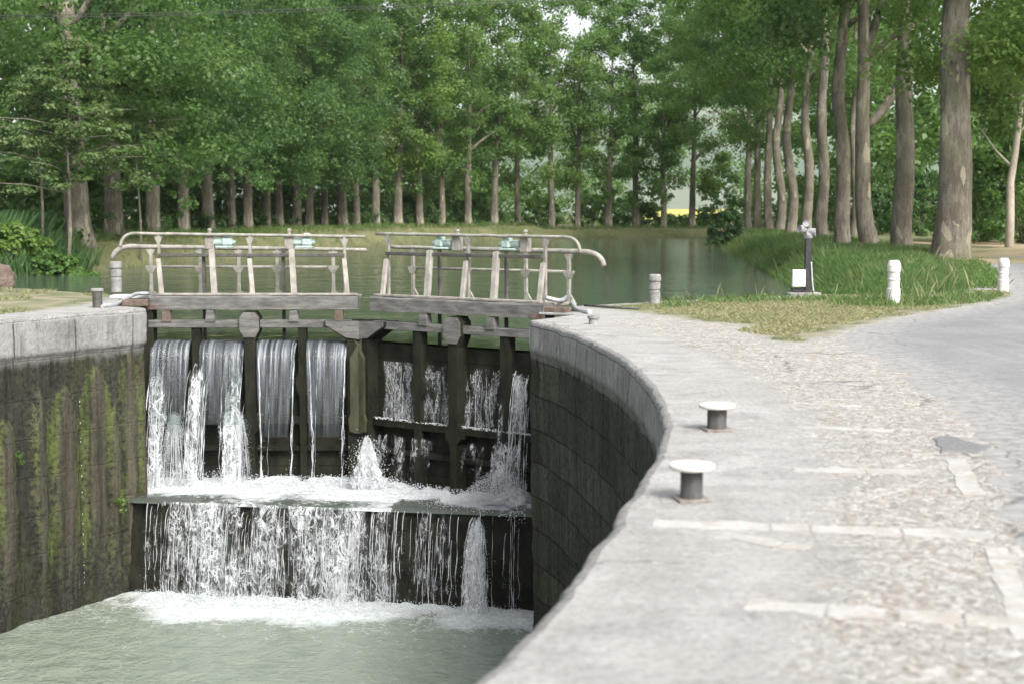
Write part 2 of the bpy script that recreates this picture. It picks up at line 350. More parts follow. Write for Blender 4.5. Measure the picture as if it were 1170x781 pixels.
def catmull(pts, n=8):
    P = [Vector(p) for p in pts]; P = [2 * P[0] - P[1]] + P + [2 * P[-1] - P[-2]]
    out = []
    for i in range(1, len(P) - 2):
        a, b, c, d = P[i - 1:i + 3]
        for k in range(n):
            t = k / n
            out.append(.5 * ((2 * b) + (c - a) * t + (2 * a - 5 * b + 4 * c - d) * t * t + (3 * b - a - 3 * c + d) * t ** 3))
    out.append(P[-2]); return out
def resample(pts, step):
    pts = [Vector(p) for p in pts]; L = [0]
    for a, b in zip(pts, pts[1:]): L.append(L[-1] + (b - a).length)
    n = max(2, int(L[-1] / step)); out = []; j = 0
    for i in range(n + 1):
        s = L[-1] * i / n
        while j < len(L) - 2 and L[j + 1] < s: j += 1
        t = (s - L[j]) / max(1e-9, L[j + 1] - L[j]); out.append(pts[j].lerp(pts[j + 1], t))
    return out

class MB:                            # collects shapes, then links them as ONE mesh object
    def __init__(s): s.bm = bmesh.new()
    def box(s, c, size, rot=None, bevel=.006, taper=1.0):
        r = bmesh.ops.create_cube(s.bm, size=1)
        vs = r['verts']
        for v in vs:
            k = taper if v.co.z > 0 else 1
            v.co = Vector((v.co.x * size[0] * k, v.co.y * size[1] * k, v.co.z * size[2]))
        if bevel:
            es = list({e for v in vs for e in v.link_edges})
            rr = bmesh.ops.bevel(s.bm, geom=es, offset=min(bevel, min(size) * .3), segments=1, affect='EDGES')
            vs = list(set(rr['verts']) | {v for f in rr['faces'] for v in f.verts} | {v for v in vs if v.is_valid})
        m = (rot.to_4x4() if rot is not None else Matrix.Identity(4)); m.translation = Vector(c)
        bmesh.ops.transform(s.bm, matrix=m, verts=vs); return s
    def bar(s, a, b, wd, th, side=None, bevel=.006):       # rectangular bar from a to b; side = direction of the width
        a, b = Vector(a), Vector(b); z = (b - a); L = z.length; z.normalize()
        x = Vector(side) if side is not None else Vector((0, 0, 1)).cross(z)
        if x.length < 1e-4: x = Vector((1, 0, 0))
        x = (x - z * x.dot(z)).normalized(); y = z.cross(x)
        return s.box((a + b) / 2, (wd, th, L), Matrix((x, y, z)).transposed(), bevel)
    def tube(s, pts, rad, n=8, cap=True, lump=0, seed=0):
        pts = [Vector(p) for p in pts]
        if not hasattr(rad, '__len__'): rad = [rad] * len(pts)
        rings = []; ref = None
        for i, p in enumerate(pts):
            d = (pts[min(i + 1, len(pts) - 1)] - pts[max(i - 1, 0)]).normalized()
            if ref is None: ref = d.orthogonal().normalized()
            ref = (ref - d * ref.dot(d)).normalized(); q = d.cross(ref)
            ring = []
            for k in range(n):
                a = 2 * PI * k / n; v = ref * math.cos(a) + q * math.sin(a); r = rad[i]
                if lump: r *= 1 + lump * mnoise.noise(Vector((math.cos(a) * 1.3 + seed, math.sin(a) * 1.3, p.z * .55))) + lump * .5 * mnoise.noise(Vector((math.cos(a) * 3, math.sin(a) * 3 + seed, p.z * 1.7)))
                ring.append(s.bm.verts.new(p + v * r))
            rings.append(ring)
        for a, b in zip(rings, rings[1:]):
            for k in range(n):
                f = s.bm.faces.new((a[k], a[(k + 1) % n], b[(k + 1) % n], b[k])); f.smooth = True
        if cap: s.bm.faces.new(rings[0][::-1]); s.bm.faces.new(rings[-1])
        return s
    def lathe(s, prof, c=(0, 0, 0), n=24, axis=None):      # prof = (radius, height) bottom to top
        c = Vector(c); q = Vector((0, 0, 1)).rotation_difference(Vector(axis)) if axis is not None else None
        rings = []
        for r, h in prof:
            ring = []
            for k in range(n):
                v = Vector((r * math.cos(2 * PI * k / n), r * math.sin(2 * PI * k / n), h))
                if q: v = q @ v
                ring.append(s.bm.verts.new(c + v))
            rings.append(ring)
        for a, b in zip(rings, rings[1:]):
            for k in range(n): s.bm.faces.new((a[k], a[(k + 1) % n], b[(k + 1) % n], b[k]))
        s.bm.faces.new(rings[0][::-1]); s.bm.faces.new(rings[-1]); return s
    def prism(s, poly, fn, v0, v1, bevel=0):               # outline (u,z) extruded between two depths; fn(u,v,z) gives the point
        a = [s.bm.verts.new(fn(u, v0, z)) for u, z in poly]; b = [s.bm.verts.new(fn(u, v1, z)) for u, z in poly]
        n = len(poly); s.bm.faces.new(a); s.bm.faces.new(b[::-1])
        for i in range(n): s.bm.faces.new((a[i], b[i], b[(i + 1) % n], a[(i + 1) % n]))
        return s
    def build(s, name, mt, parent=None, jitter=0, inv=None):
        bmesh.ops.recalc_face_normals(s.bm, faces=s.bm.faces)
        if inv is not None: bmesh.ops.transform(s.bm, matrix=inv, verts=s.bm.verts)
        me = bpy.data.meshes.new(name); s.bm.to_mesh(me); s.bm.free()
        for p in me.polygons:
            pass
        return link(name, me, mt, parent)

# ------------------------------------------------------------------ levels and outlines
Z_UP, Z_LOW, Z_SILL = -0.63, -4.55, -3.07
edge_px = [(605, 366), (640, 375), (690, 396), (725, 420), (748, 447), (761, 478), (757, 505), (742, 535), (715, 575), (690, 612), (640, 680), (590, 735), (540, 781)]
right_edge = [G(x, y).to_2d() for x, y in edge_px]
right_edge += [Vector(p) for p in [(-.42, 3.7), (-.95, 2.5), (-1.7, 1.0), (-2.7, -1), (-4.2, -4), (-6, -7.5)]]
right_edge = [p for p in catmull(right_edge, 8)]
left_edge = [Vector(p) for p in [(-6.6, 24.9), (-6.55, 23.75)]]
left_main = [G(166, 351.7).to_2d(), G(148, 353.2).to_2d(), G(100, 356.8).to_2d(), G(50, 361).to_2d(), G(0, 365.2).to_2d()] + [Vector(p) for p in [(-8.1, 18), (-8.9, 14.5), (-9.3, 10), (-9.4, 5), (-9.2, 0), (-8.6, -4), (-7.6, -7.5)]]
left_main = catmull(left_main, 8)
pond = [Vector(p) for p in [(-6.6, 24.6), (-7.2, 26.2), (-9.5, 28.6), (-20, 29.6), (-46, 33), (-46, 43), (-21, 46.5), (-16.6, 49.5), (-15.6, 56), (-13, 72), (-10, 90), (-8.6, 97), (-5.7, 109), (-2, 119), (3, 126), (9, 129.5),
        (17, 132), (40, 138), (95, 150), (95, 138), (45, 126), (24, 120), (17, 112), (14, 100), (11.2, 70), (9, 50), (8.0, 41), (7.3, 32), (5.6, 26.7), (2.6, 24.6), (1.0, 23.4), (0.7, 22.2)]]

def inside(P, poly):
    x, y = P[:, 0], P[:, 1]; r = np.zeros(len(P), bool); n = len(poly)
    for i in range(n):
        x1, y1 = poly[i]; x2, y2 = poly[(i + 1) % n]
        c = ((y1 > y) != (y2 > y)) & (x < (x2 - x1) * (y - y1) / (y2 - y1 + 1e-12) + x1); r ^= c
    return r
def dist(P, line, closed=False):
    d = np.full(len(P), 1e9); n = len(line)
    for i in range(n if closed else n - 1):
        a = np.array(line[i][:2]); b = np.array(line[(i + 1) % n][:2]); ab = b - a
        t = np.clip(((P - a) @ ab) / (ab @ ab + 1e-12), 0, 1); d = np.minimum(d, np.linalg.norm(P - (a + t[:, None] * ab), axis=1))
    return d
def sdist(P, poly):                  # positive outside
    d = dist(P, poly, True); return np.where(inside(P, poly), -d, d)
rng = np.random.default_rng(3)

# ------------------------------------------------------------------ terrain
def hfun(P):
    s = sdist(P, pond); x, y = P[:, 0], P[:, 1]
    inn = Z_UP - np.minimum(1.8, .15 - s * .5)
    t = np.clip(s / 1.6, 0, 1); t = t * t * (3 - 2 * t)
    top = np.where(x < 2, .25, .0) + np.clip((y - 45) / 60, 0, 1) * .15
    top = np.where((x > 5) & (y < 60), np.clip((y - 30) / 60, 0, .25) * .3, top)
    out = Z_UP - .1 + (top - Z_UP + .1) * t + .12 * np.sin(x * .37 + y * .21) * t * .5
    out = out + np.clip(s - 30, 0, 200) * .004
    h = np.where(s < 0, inn, out)
    # stay below the quays and the road
    near = (y < 30.5) & (x < 2); h = np.where(near, np.minimum(h, -.12), h)
    near = (y < 60) & (x > 5); h = np.where(near & (y < 44), np.minimum(h, -.03 + .0 * x), h)
    return h
gx = np.arange(-90, 120.1, .8); gy = np.arange(25.2, 236, .8)
XX, YY = np.meshgrid(gx, gy, indexing='ij'); P = np.stack([XX.ravel(), YY.ravel()], 1)
Z = hfun(P) + np.array([.05 * mnoise.noise(Vector((a * .6, b * .6, 0))) for a, b in P]) * (P[:, 1] > 31)
me = np_mesh('ground', np.column_stack([P, Z]), grid_faces(len(gx), len(gy)), True)
sP = sdist(P, pond)
set_attr(me, 'straw', np.where((P[:, 0] > 21) & (P[:, 1] > 50) & (P[:, 1] < 78), .9, np.where((P[:, 0] > 9) & (P[:, 1] < 60) & (sP > 5), .5, np.where((P[:, 0] < 0) & (sP > 3) & (sP < 6), .45, .1))))
set_attr(me, 'mud', np.clip(.5 - sP * .8, 0, 1))
tag(link('ground', me, 'terrain'), kind='structure')
# far sheet out to the horizon, below the near ground
bm = MB(); ring0 = [(-90, 25.2), (120, 25.2), (120, 235.2), (-90, 235.2)]
F = 3500
V = [(-90, 26, -.5), (-90, 235, .6), (120, 235, .6), (120, 26, -.5), (-F, -400, -.8), (-F, F, 3), (F, F, 3), (F, -400, -.8), (-40, -60, -.8), (60, -60, -.8), (-40, 26, -.6), (60, 26, -.6)]
V = np.array(V); Fq = np.array([(0, 4, 5, 1), (1, 5, 6, 2), (2, 6, 7, 3)])
me = np_mesh('far_ground', V, Fq); set_attr(me, 'straw', np.full(len(V), .2)); set_attr(me, 'mud', np.zeros(len(V)))
tag(link('plain', me, 'terrain'), kind='structure')
# distant hill and yellow field
hx = np.linspace(-900, 1100, 60); hy = np.linspace(480, 1500, 30)
A, B = np.meshgrid(hx, hy, indexing='ij')
H = np.clip((B - 480) / 500, 0, 1) ** 1.1 * (62 + 22 * np.sin(A / 190 + 1) + 10 * np.sin(A / 70))
me = np_mesh('hill', np.column_stack([A.ravel(), B.ravel(), H.ravel()]), grid_faces(60, 30), True)
mm = M('hill_fields'); cc = mm.vor(.006, out='Color'); s3 = mm.node('ShaderNodeSeparateColor', {0: cc}).outputs
c = mm.mix(s3[0], (.065, .095, .06), (.15, .165, .125)); c = mm.mix(mm.rng(mm.noise(.02, 5, .7), .5, .6), c, (.07, .105, .07))
MT['hill'] = mm.shade(mm.pbr(c, .95))
tag(link('hill', me, 'hill'), kind='structure')
mm = M('flowering_crop'); n = mm.noise(.6, 6, .7)
MT['crop'] = mm.shade(mm.pbr(mm.mix(mm.rng(n, .35, .6), (.22, .21, .06), (.43, .37, .07)), .9, mm.bump(n, 1, .3)))
hx = np.linspace(5, 130, 60); hy = np.linspace(215, 440, 60); A, B = np.meshgrid(hx, hy, indexing='ij')
H = .75 + (B - 215) / 225 * 2.3
A = B * np.linspace(.090, .148, 60)[:, None]
me = np_mesh('field', np.column_stack([A.ravel(), B.ravel(), H.ravel()]), grid_faces(60, 60))
tag(link('field', me, 'crop'), kind='structure')

# ------------------------------------------------------------------ water
front = [(-6.6, 24.42), (-2.52, 24.42), (.75, 22.05)]
wp = [(-6.6, 24.42), (-2.52, 24.46), (.75, 22.1), (3, 23.2), (14, 27.5), (14, 30), (110, 110), (110, 175), (-60, 175), (-60, 28)]
mb = MB(); vs = [mb.bm.verts.new((x, y, Z_UP)) for x, y in wp]; mb.bm.faces.new(vs)
tag(mb.build('canal_water', 'upper_water'), kind='structure')

sillL, sillR = Vector((-6.13, 22.69, Z_SILL)), G(600, 588, Z_SILL)
sdir = (sillR - sillL).to_2d().normalized(); snor = Vector((sdir.y, -sdir.x))     # points downstream
def sill_pt(px): t = (px - 148) / (600 - 148); return sillL.lerp(sillR, t)
gx = np.arange(-11, 5, .06); gy = np.concatenate([np.arange(-8, 10, .5), np.arange(10, 23.4, .06)])
XX, YY = np.meshgrid(gx, gy, indexing='ij'); P = np.stack([XX.ravel(), YY.ravel()], 1)
rel = P - np.array(sillL.to_2d()); dn = rel @ np.array(snor); du = rel @ np.array(sdir)
wob = np.array([mnoise.noise(Vector((a * .9, b * .9, 3))) for a, b in P])
ex = 1.25 + .35 * np.exp(-((du - 2.3) / 1.5) ** 2) - .55 * np.exp(-((du - 5.0) / .45) ** 2) + .5 * wob
fo = np.clip(1.08 - dn / ex * .72, 0, 1.0) + .22 * wob * (dn < 2); fo = np.where(du < .3, fo * .55, fo)
fo = np.maximum(fo, np.clip(.42 - dn / 14, 0, .42) * (dn > 0))
Z = Z_LOW + .02 * wob + .10 * np.clip(fo - .5, 0, 1) * np.array([mnoise.noise(Vector((a * 5, b * 5, 1))) + .4 for a, b in P])
me = np_mesh('pool_water', np.column_stack([P, Z]), grid_faces(len(gx), len(gy)), True); set_attr(me, 'foam', fo)
tag(link('lock_water', me, 'lower_water'), kind='structure')

# ------------------------------------------------------------------ lock walls and quays
def edge_o(q, s):
    return -.03 + .022 * fbm((q.x * 2.2, q.y * 2.2, 0)) + .008 * fbm((q.x * 9, q.y * 9, 0), 1, 3) + .03 * max(0, mnoise.noise(Vector((s * 1.1, 5, 0)))) + .03 * max(0, mnoise.noise(Vector((s * 4.5, 9, 0))))
def top_line(line, side, inset, step=.07):
    pts = resample([Vector((p.x, p.y, 0)) for p in line], step); n = len(pts); s = 0; out = []
    for i, p in enumerate(pts):
        d = (pts[min(i + 1, n - 1)] - pts[max(i - 1, 0)]).normalized(); nr = Vector((-d.y, d.x, 0)) * side
        if i: s += (p - pts[i - 1]).length
        q = p + nr * .05; out.append((p + nr * (edge_o(q, s) + inset)).to_2d())
    return out
def wall_strip(name, line, mt, side, zbot=-6.2, step=.07, moss=None, coping=.44):
    """wall along a plan line; side=+1 when the quay lies to the left of the walking direction"""
    pts = resample([Vector((p.x, p.y, 0)) for p in line], step); n = len(pts); s = 0
    prof = [(.075, 0), (.05, -.002), (.025, -.009), (.009, -.025), (.002, -.06), (0, -.12)] + [(0.0, z) for z in np.arange(-.18, -coping + .03, -.06)] + [(.004, -coping + .012), (.035, -coping - .012)]
    prof += [(.035 + .012 * (-coping - z), z) for z in np.arange(-coping - .06, zbot, -.07)]
    V, U, MO, CO = [], [], [], []
    for i, p in enumerate(pts):
        d = (pts[min(i + 1, n - 1)] - pts[max(i - 1, 0)]).normalized(); nr = Vector((-d.y, d.x, 0)) * side     # towards the quay
        if i: s += (p - pts[i - 1]).length
        jf = abs(((s + .3) / 1.15) % 1 - .5)
        for off, z in prof:
            q = p + nr * off
            if z > -.1: o = edge_o(p + nr * .05, s)
            else:
                o = -.03 + .022 * fbm((q.x * 2.2, q.y * 2.2, z * 2.2)) + .008 * fbm((q.x * 9, q.y * 9, z * 9), 1, 3)
                if z > -.25: o += (.03 * max(0, mnoise.noise(Vector((s * 1.1, 5, z * 1.5)))) + .03 * max(0, mnoise.noise(Vector((s * 4.5, 9, 0))))) * (z + .25) / .15
            if jf > .482 and -coping < z < -.01: o += .03
            bo, mo, co = (0, 0, 0) if moss is None else moss(s, z)
            V.append(q + nr * (o - bo) + Vector((0, 0, z))); U.append((s, z + .04)); MO.append(mo); CO.append(co)
    me = np_mesh(name, np.array([tuple(v) for v in V]), grid_faces(n, len(prof)), True); set_uv(me, U); set_attr(me, 'moss', MO); set_attr(me, 'core', CO)
    return link(name, me, mt)
# right wall: line from upstream recess round the chamber towards and behind the camera
right_line = [Vector(p) for p in [(1.0, 23.3), (1.0, 21.7), (.62, 20.95)]] + right_edge
rw = wall_strip('lock_wall', right_line, 'wall', 1)
tag(rw, 'curved dark stone lock wall with pale coping under the right quay', 'wall')
# left wall, with mossy lime curtains
lm = resample([Vector((p.x, p.y, 0)) for p in left_main], .05)
def s_of(px):                        # arc length along the left edge for a photo column
    best, bs, s = 1e9, 0, 0
    for i, p in enumerate(lm):
        if i: s += (p - lm[i - 1]).length
        x = CX + p.x * FPX / (p.y * CT + HC * ST)
        if abs(x - px) < best: best, bs = abs(x - px), s
    return bs
curt = [(-34, -.9, .26), (4, -1.42, .22), (42, -1.05, .13), (72, -1.10, .30), (108, -.82, .27), (128, -1.5, .13), (146, -.62, .20), (160, -.7, .12)]
curt = [(s_of(max(px, 0)) + (0 if px >= 0 else .55), z, wd) for px, z, wd in curt]
curt += [(s_of(0) + .55 + k * .9 + .3 * random.random(), -.8 - random.random(), .15 + .2 * random.random()) for k in range(1, 14)]
OFF0 = 1.05                          # length of the recess part in front of the main edge
def left_moss(s, z):
    bo = mo = co = 0; s = s - 1.0 + .0
    for sc_, zt, wd in curt:
        if z > zt + .02: continue
        f = min(1, ((zt - z) / .55)) ** .55; wv = wd * f * (1 + .15 * mnoise.noise(Vector((z * 2.5, sc_, 0))))
        t = abs(s - sc_ - .03 * mnoise.noise(Vector((z * 1.7, sc_ * 3, 1)))) / max(wv, 1e-3)
        if t < 1.25:
            fade = 1 if z > -3.2 else max(.35, 1 - (-3.2 - z) * .6)
            b = .09 * max(0, 1 - t ** 3) * fade; bo = max(bo, b)
            mo = max(mo, math.exp(-((t - .88) / .38) ** 2) * (.62 + .5 * mnoise.noise(Vector((s * 3, z * 1.3, 2)))) * fade); co = max(co, (1 if t < .85 else 0) * (.95 if t < .7 else .5) * fade)
    return bo, mo, co
left_line = [Vector(p) for p in [(-6.62, 24.6), (-6.5, 23.6)]] + left_main
ll = (Vector(left_line[0]) - Vector(left_line[1])).length + (Vector(left_line[1]) - left_main[0]).length
_lm = left_moss
def left_moss2(s, z): return _lm(s - ll + 1.0, z)
lw = wall_strip('lock_wall', left_line, 'wall_left', -1, moss=left_moss2, coping=.58)
tag(lw, 'straight mossy stone lock wall left of the gates, green lime streaks', 'wall')

def flat_fill(name, poly, z, mt, step, attrs, kind='structure', bounds=None, zf=None):
    pts = [Vector(p) for p in poly]; n = len(pts)
    mn = np.min([tuple(p) for p in pts], 0); mx = np.max([tuple(p) for p in pts], 0)
    gx, gy = np.meshgrid(np.arange(mn[0], mx[0], step), np.arange(mn[1], mx[1], step)); Q = np.stack([gx.ravel(), gy.ravel()], 1)
    if bounds: Q = Q[(Q[:, 0] > bounds[0]) & (Q[:, 0] < bounds[1]) & (Q[:, 1] > bounds[2]) & (Q[:, 1] < bounds[3])]
    Q = Q + rng.uniform(-.3, .3, Q.shape) * step
    sdv = sdist(Q, [tuple(p) for p in pts]); Q = Q[sdv < -.25 * step]
    allp = pts + [Vector(q) for q in Q]
    vv, _, ff, *_ = delaunay_2d_cdt(allp, [(i, (i + 1) % n) for i in range(n)], [], 1, 1e-5)
    V = np.array([(v.x, v.y, z) for v in vv]); F = np.array([f for f in ff if len(f) == 3])
    cr = (V[F[:, 1], 0] - V[F[:, 0], 0]) * (V[F[:, 2], 1] - V[F[:, 0], 1]) - (V[F[:, 1], 1] - V[F[:, 0], 1]) * (V[F[:, 2], 0] - V[F[:, 0], 0])
    F[cr < 0] = F[cr < 0][:, ::-1]; F = F[np.abs(cr) > 1e-6]
    if zf is not None: V[:, 2] += zf(V[:, :2])
    me = np_mesh(name, V, F, False)
    for k, fn in attrs.items(): set_attr(me, k, fn(V[:, :2]))
    o = link(name, me, mt); tag(o, kind=kind); return o

road_edge = [(1117, 293.5), (1119, 299), (1131, 308), (1144, 318), (1150, 328), (1146, 337), (1128, 345.5), (1085, 353), (1030, 362), (985, 371), (958, 380), (950, 388), (958, 398), (983, 411), (1030, 440), (1070, 467), (1098, 505), (1116, 560), (1142, 616), (1165, 668), (1195, 735)]
road_line = [G(*p).to_2d() for p in road_edge]
road_line = [Vector((18.4, 62)), Vector((17.2, 55))] + road_line + [Vector(p) for p in [(2.3, 3.4), (2.75, 1.5), (3.2, -3), (3.6, -15)]]
road_line = resample([p.to_3d() for p in catmull(road_line, 4)], .1)
road_line = [Vector((p.x + .06 * fbm((p.x * 1.8, p.y * 1.8, 0), 1, 5), p.y + .06 * fbm((p.x * 1.3, p.y * 1.3, 7), 1, 5))) for p in road_line]
def off_right(line, d):              # the top surface starts where the coping profile ends
    out = []
    for i, p in enumerate(line):
        a, b = line[max(i - 1, 0)], line[min(i + 1, len(line) - 1)]; t = (b - a).normalized(); out.append(p + Vector((-t.y, t.x)) * d)
    return out
qpoly = top_line(right_line, 1, .068)
quay_poly = [(1.2, 23.6), (2.6, 24.75), (5.6, 26.8), (7.4, 28.6), (9.6, 31.5), (11.6, 36), (13.6, 42), (15.2, 46), (30, 46), (40, 20), (40, -12), (-5.5, -12)]
quay_poly = [Vector(p) for p in quay_poly] + qpoly[::-1]
turf_poly = [tuple(G(x, y).to_2d()) for x, y in [(690, 352), (735, 357), (800, 366), (850, 372), (880, 388), (915, 391), (955, 378), (1030, 360), (1090, 351), (1135, 343)]] + [(12, 29), (9.2, 28.4), (7.2, 27), (5.6, 26.5), (2.0, 24.2)]
rl = [tuple(p) for p in right_line]
def rub_f(P): d = dist(P, rl); return np.clip((d - .75) / .5, 0, 1) * np.clip((26 - P[:, 1]) / 6, .2, 1)
def turf_f(P): return np.clip(.5 - sdist(P, turf_poly) / 1.2, 0, 1)
quay = flat_fill('quay', quay_poly, 0, 'quay', .35, {'rubble': rub_f, 'turf': turf_f}, bounds=(-6, 16, -3, 47))
rpoly = [Vector(p) for p in road_line] + [Vector((40, -15)), Vector((40, 62))]
rlt = [tuple(p) for p in road_line]
flat_fill('road', rpoly, .006, 'road', .3, {'wear': lambda P: np.clip(1.15 - dist(P, rlt) / 1.1, 0, 1)}, bounds=(1, 24, -2, 62), zf=lambda P: -.012 * np.clip(1 - dist(P, rlt) / .12, 0, 1))
# left quay
lq = [tuple(p) for p in top_line(left_line, -1, .068)]
lquay_poly = [Vector(p) for p in [(-6.9, 25.2), (-7.4, 26.6), (-9.8, 29.0), (-20, 30), (-46, 33.3), (-46, -8), (-8, -8)]] + [Vector(p) for p in lq[::-1]]
lturf = [tuple(G(x, y).to_2d()) for x, y in [(-200, 372), (30, 357), (95, 349), (128, 342), (150, 334), (120, 329), (-200, 329)]]
flat_fill('quay', lquay_poly, 0, 'quay', .4, {'rubble': lambda P: np.full(len(P), .25), 'turf': lambda P: np.clip(.45 - sdist(P, lturf) / .9, 0, .75)}, bounds=(-20, -5, 8, 31))
# upstream faces of both quays
for nm, ln in (('quay_face', [(-6.75, 24.7), (-6.95, 25.3), (-7.45, 26.7), (-9.85, 29.1), (-20, 30.1), (-46, 33.4)]), ('quay_face', [(8.6, 29.6), (5.6, 26.9), (2.6, 24.85), (1.05, 23.5)])):
    L = resample([Vector((a, b, 0)) for a, b in ln], .25)
    V = np.array([(p.x, p.y, z) for p in L for z in (.0, -.15, -2)]); me = np_mesh(nm, V, grid_faces(len(L), 3)); set_uv(me, [(v[0], v[2]) for v in V]); set_attr(me, 'moss', np.zeros(len(V))); set_attr(me, 'core', np.zeros(len(V)))
    tag(link(nm, me, 'wall'), kind='structure')
# chamber floor
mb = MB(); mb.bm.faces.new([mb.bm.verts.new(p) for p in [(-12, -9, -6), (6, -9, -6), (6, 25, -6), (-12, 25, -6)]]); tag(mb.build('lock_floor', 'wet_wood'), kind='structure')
# white tie stones across the quay
SLZ = [.002]
def slab_row(px, n, depth, jag=.05, y2=None):
    SLZ[0] += .0003
    (x0, y0), (x1, y1) = px; a, b = G(x0, y0).to_2d(), G(x1, y1).to_2d(); t = (b - a); L = t.length; t.normalize(); q = Vector((-t.y, t.x))
    cuts = [0] + sorted(random.uniform(.12, .9) for _ in range(n - 1)) + [1]
    mb = MB()
    for c0, c1 in zip(cuts, cuts[1:]):
        if c1 - c0 < .04: continue
        nn = max(3, int((c1 - c0) * L / .04)); up, lo = [], []
        for k in range(nn + 1):
            s = (c0 + (c1 - c0) * k / nn) * L; s = min(max(s, c0 * L + .008), c1 * L - .008)
            lo.append(a + t * s + q * (-depth / 2 + jag * fbm((s * 4, x0, 1), 1, 5))); up.append(a + t * s + q * (depth / 2 + jag * fbm((s * 4, x0, 8), 1, 5)))
        ring = lo + up[::-1]; f = mb.bm.faces.new([mb.bm.verts.new((p.x, p.y, SLZ[0])) for p in ring])
        r = bmesh.ops.extrude_face_region(mb.bm, geom=[f]); bmesh.ops.translate(mb.bm, verts=[v for v in r['geom'] if isinstance(v, bmesh.types.BMVert)], vec=(0, 0, -.05))
    return tag(mb.build('stone_course', 'slab'), kind='structure')
slab_row(((905, 536), (1050, 539)), 2, .16); slab_row(((745, 597), (1135, 611)), 4, .17); slab_row(((912, 487), (1022, 492)), 2, .14)
slab_row(((850, 690), (1165, 712)), 5, .16, .05); slab_row(((905, 460), (985, 464)), 2, .12); slab_row(((1138, 625), (1176, 730)), 4, .10, .02)
slab_row(((1092, 524), (1112, 566)), 2, .12, .02); slab_row(((820, 612), (925, 626)), 2, .14, .06)
P0 = [G(x, y).to_2d() for x, y in [(1064, 500), (1078, 496.5), (1096, 500), (1103, 503), (1122, 507), (1139, 511), (1128, 514), (1118, 518), (1092, 517), (1076, 518.5), (1072, 511)]]
mb = MB(); ring = resample([p.to_3d() for p in P0] + [P0[0].to_3d()], .05)[:-1]; cen_ = sum(ring, Vector()) / len(ring)
ring = [p + Vector((.035 * fbm((p.x * 5, p.y * 5, 0), 1, 4), .05 * fbm((p.x * 5, p.y * 5, 9), 1, 4), 0)) for p in ring]
ra_ = [mb.bm.verts.new((p.x, p.y, -.004)) for p in ring]; rb_ = [mb.bm.verts.new((q.x, q.y, .0085)) for q in [cen_.lerp(p, .86) for p in ring]]
for k in range(len(ring)): mb.bm.faces.new((ra_[k - 1], ra_[k], rb_[k], rb_[k - 1]))
mb.bm.faces.new(rb_); tag(mb.build('road_patch', 'tar'), kind='structure')

# sill (the stone apron under the gates) with water
sill_poly = [sillL.to_2d() - sdir * .6, sillR.to_2d() + sdir * .9, Vector((1.6, 24.5)), Vector((-6.9, 24.9))]
sp = sdir
def sill_face():
    n, k = 110, 26; V, U = [], []
    a = sillL.to_2d() - sdir * .6; L = (sillR.to_2d() + sdir * .9 - a).length
    for i in range(n):
        for j in range(k):
            s = L * i / (n - 1); z = Z_SILL - 2.6 * j / (k - 1)
            o = .06 * fbm((s * 1.6, z * 2.2, 4)) - .02 * (abs((z / .42) % 1 - .5) > .44) - .02 * (abs((s / .8 + int(z / .42) * .5) % 1 - .5) > .47)
            p = a + sdir * s + snor * o; V.append((p.x, p.y, z)); U.append((s, z))
    for i in range(n):               # one row bent back as the top
        pass
    me = np_mesh('sill', np.array(V), grid_faces(n, k), True); set_uv(me, U); return me
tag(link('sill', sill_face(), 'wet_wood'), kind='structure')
# foam-covered apron top
n1, n2 = 130, 46; V, FO, U = [], [], []
for i in range(n1):
    for j in range(n2):
        t = i / (n1 - 1); s = -.6 + t * ((sillR - sillL).length + 1.5); e = sillL.to_2d() + sdir * s
        b = Vector((e.x, 24.4 if e.x < -2.5 else 24.4 - (e.x + 2.5) * .73))
        if (b - e).dot(snor) > -.1: b = e - snor * .1
        v = j / (n2 - 1); p = e.lerp(b, v) if v > .06 else e + snor * (.07 * (1 - v / .06))
        px = 148 + s / (sillR - sillL).length * 452
        fo = .33 + .52 * max(0, v - .12) + (.22 if px < 460 else 0) * min(1, v * 3)
        if px > 455: fo -= .32 * math.exp(-((v - .15) / .3) ** 2)
        if px > 505: fo += .5 * min(1, v * 2)
        fo += .34 * mnoise.noise(Vector((p.x * 1.3, p.y * 1.3, 2)))
        z = Z_SILL + .05 + .03 * mnoise.noise(Vector((p.x * 3, p.y * 5, 0))) + max(0, fo - .75) * (.22 * abs(mnoise.noise(Vector((p.x * 3.3, p.y * 3.3, 7)))) + .12 * abs(mnoise.noise(Vector((p.x * 9, p.y * 9, 7)))))
        if v < .06: z = Z_SILL + .04 - .05 * (1 - v / .06)
        V.append((p.x, p.y, z)); FO.append(fo)
me = np_mesh('foam', np.array(V), grid_faces(n1, n2), True); set_attr(me, 'foam', FO)
tag(link('sill_water', me, 'foam'), kind='structure')

# ------------------------------------------------------------------ the two gate leaves
class Leaf:
    def __init__(s, hinge, apex):
        s.O = Vector(hinge).to_3d(); s.D = (Vector(apex) - Vector(hinge)).to_3d(); s.L = s.D.length; s.D.normalize()
        n = Vector((-s.D.y, s.D.x, 0)); s.N = n if n.y > 0 else -n
    def __call__(s, u, v, z): return s.O + s.D * u + s.N * v + Vector((0, 0, z))
    def u(s, px, v=0, z=.5):
        k = (px - CX) / FPX; B = s.O + s.N * v
        return (k * (B.y * CT + (HC - z) * ST) - B.x) / (s.D.x - k * s.D.y * CT)
def arc(p0, p1, p2, n=8):
    p0, p1, p2 = map(Vector, (p0, p1, p2)); return [(1 - t) ** 2 * p0 + 2 * t * (1 - t) * p1 + t * t * p2 for t in [i / n for i in range(n + 1)]]

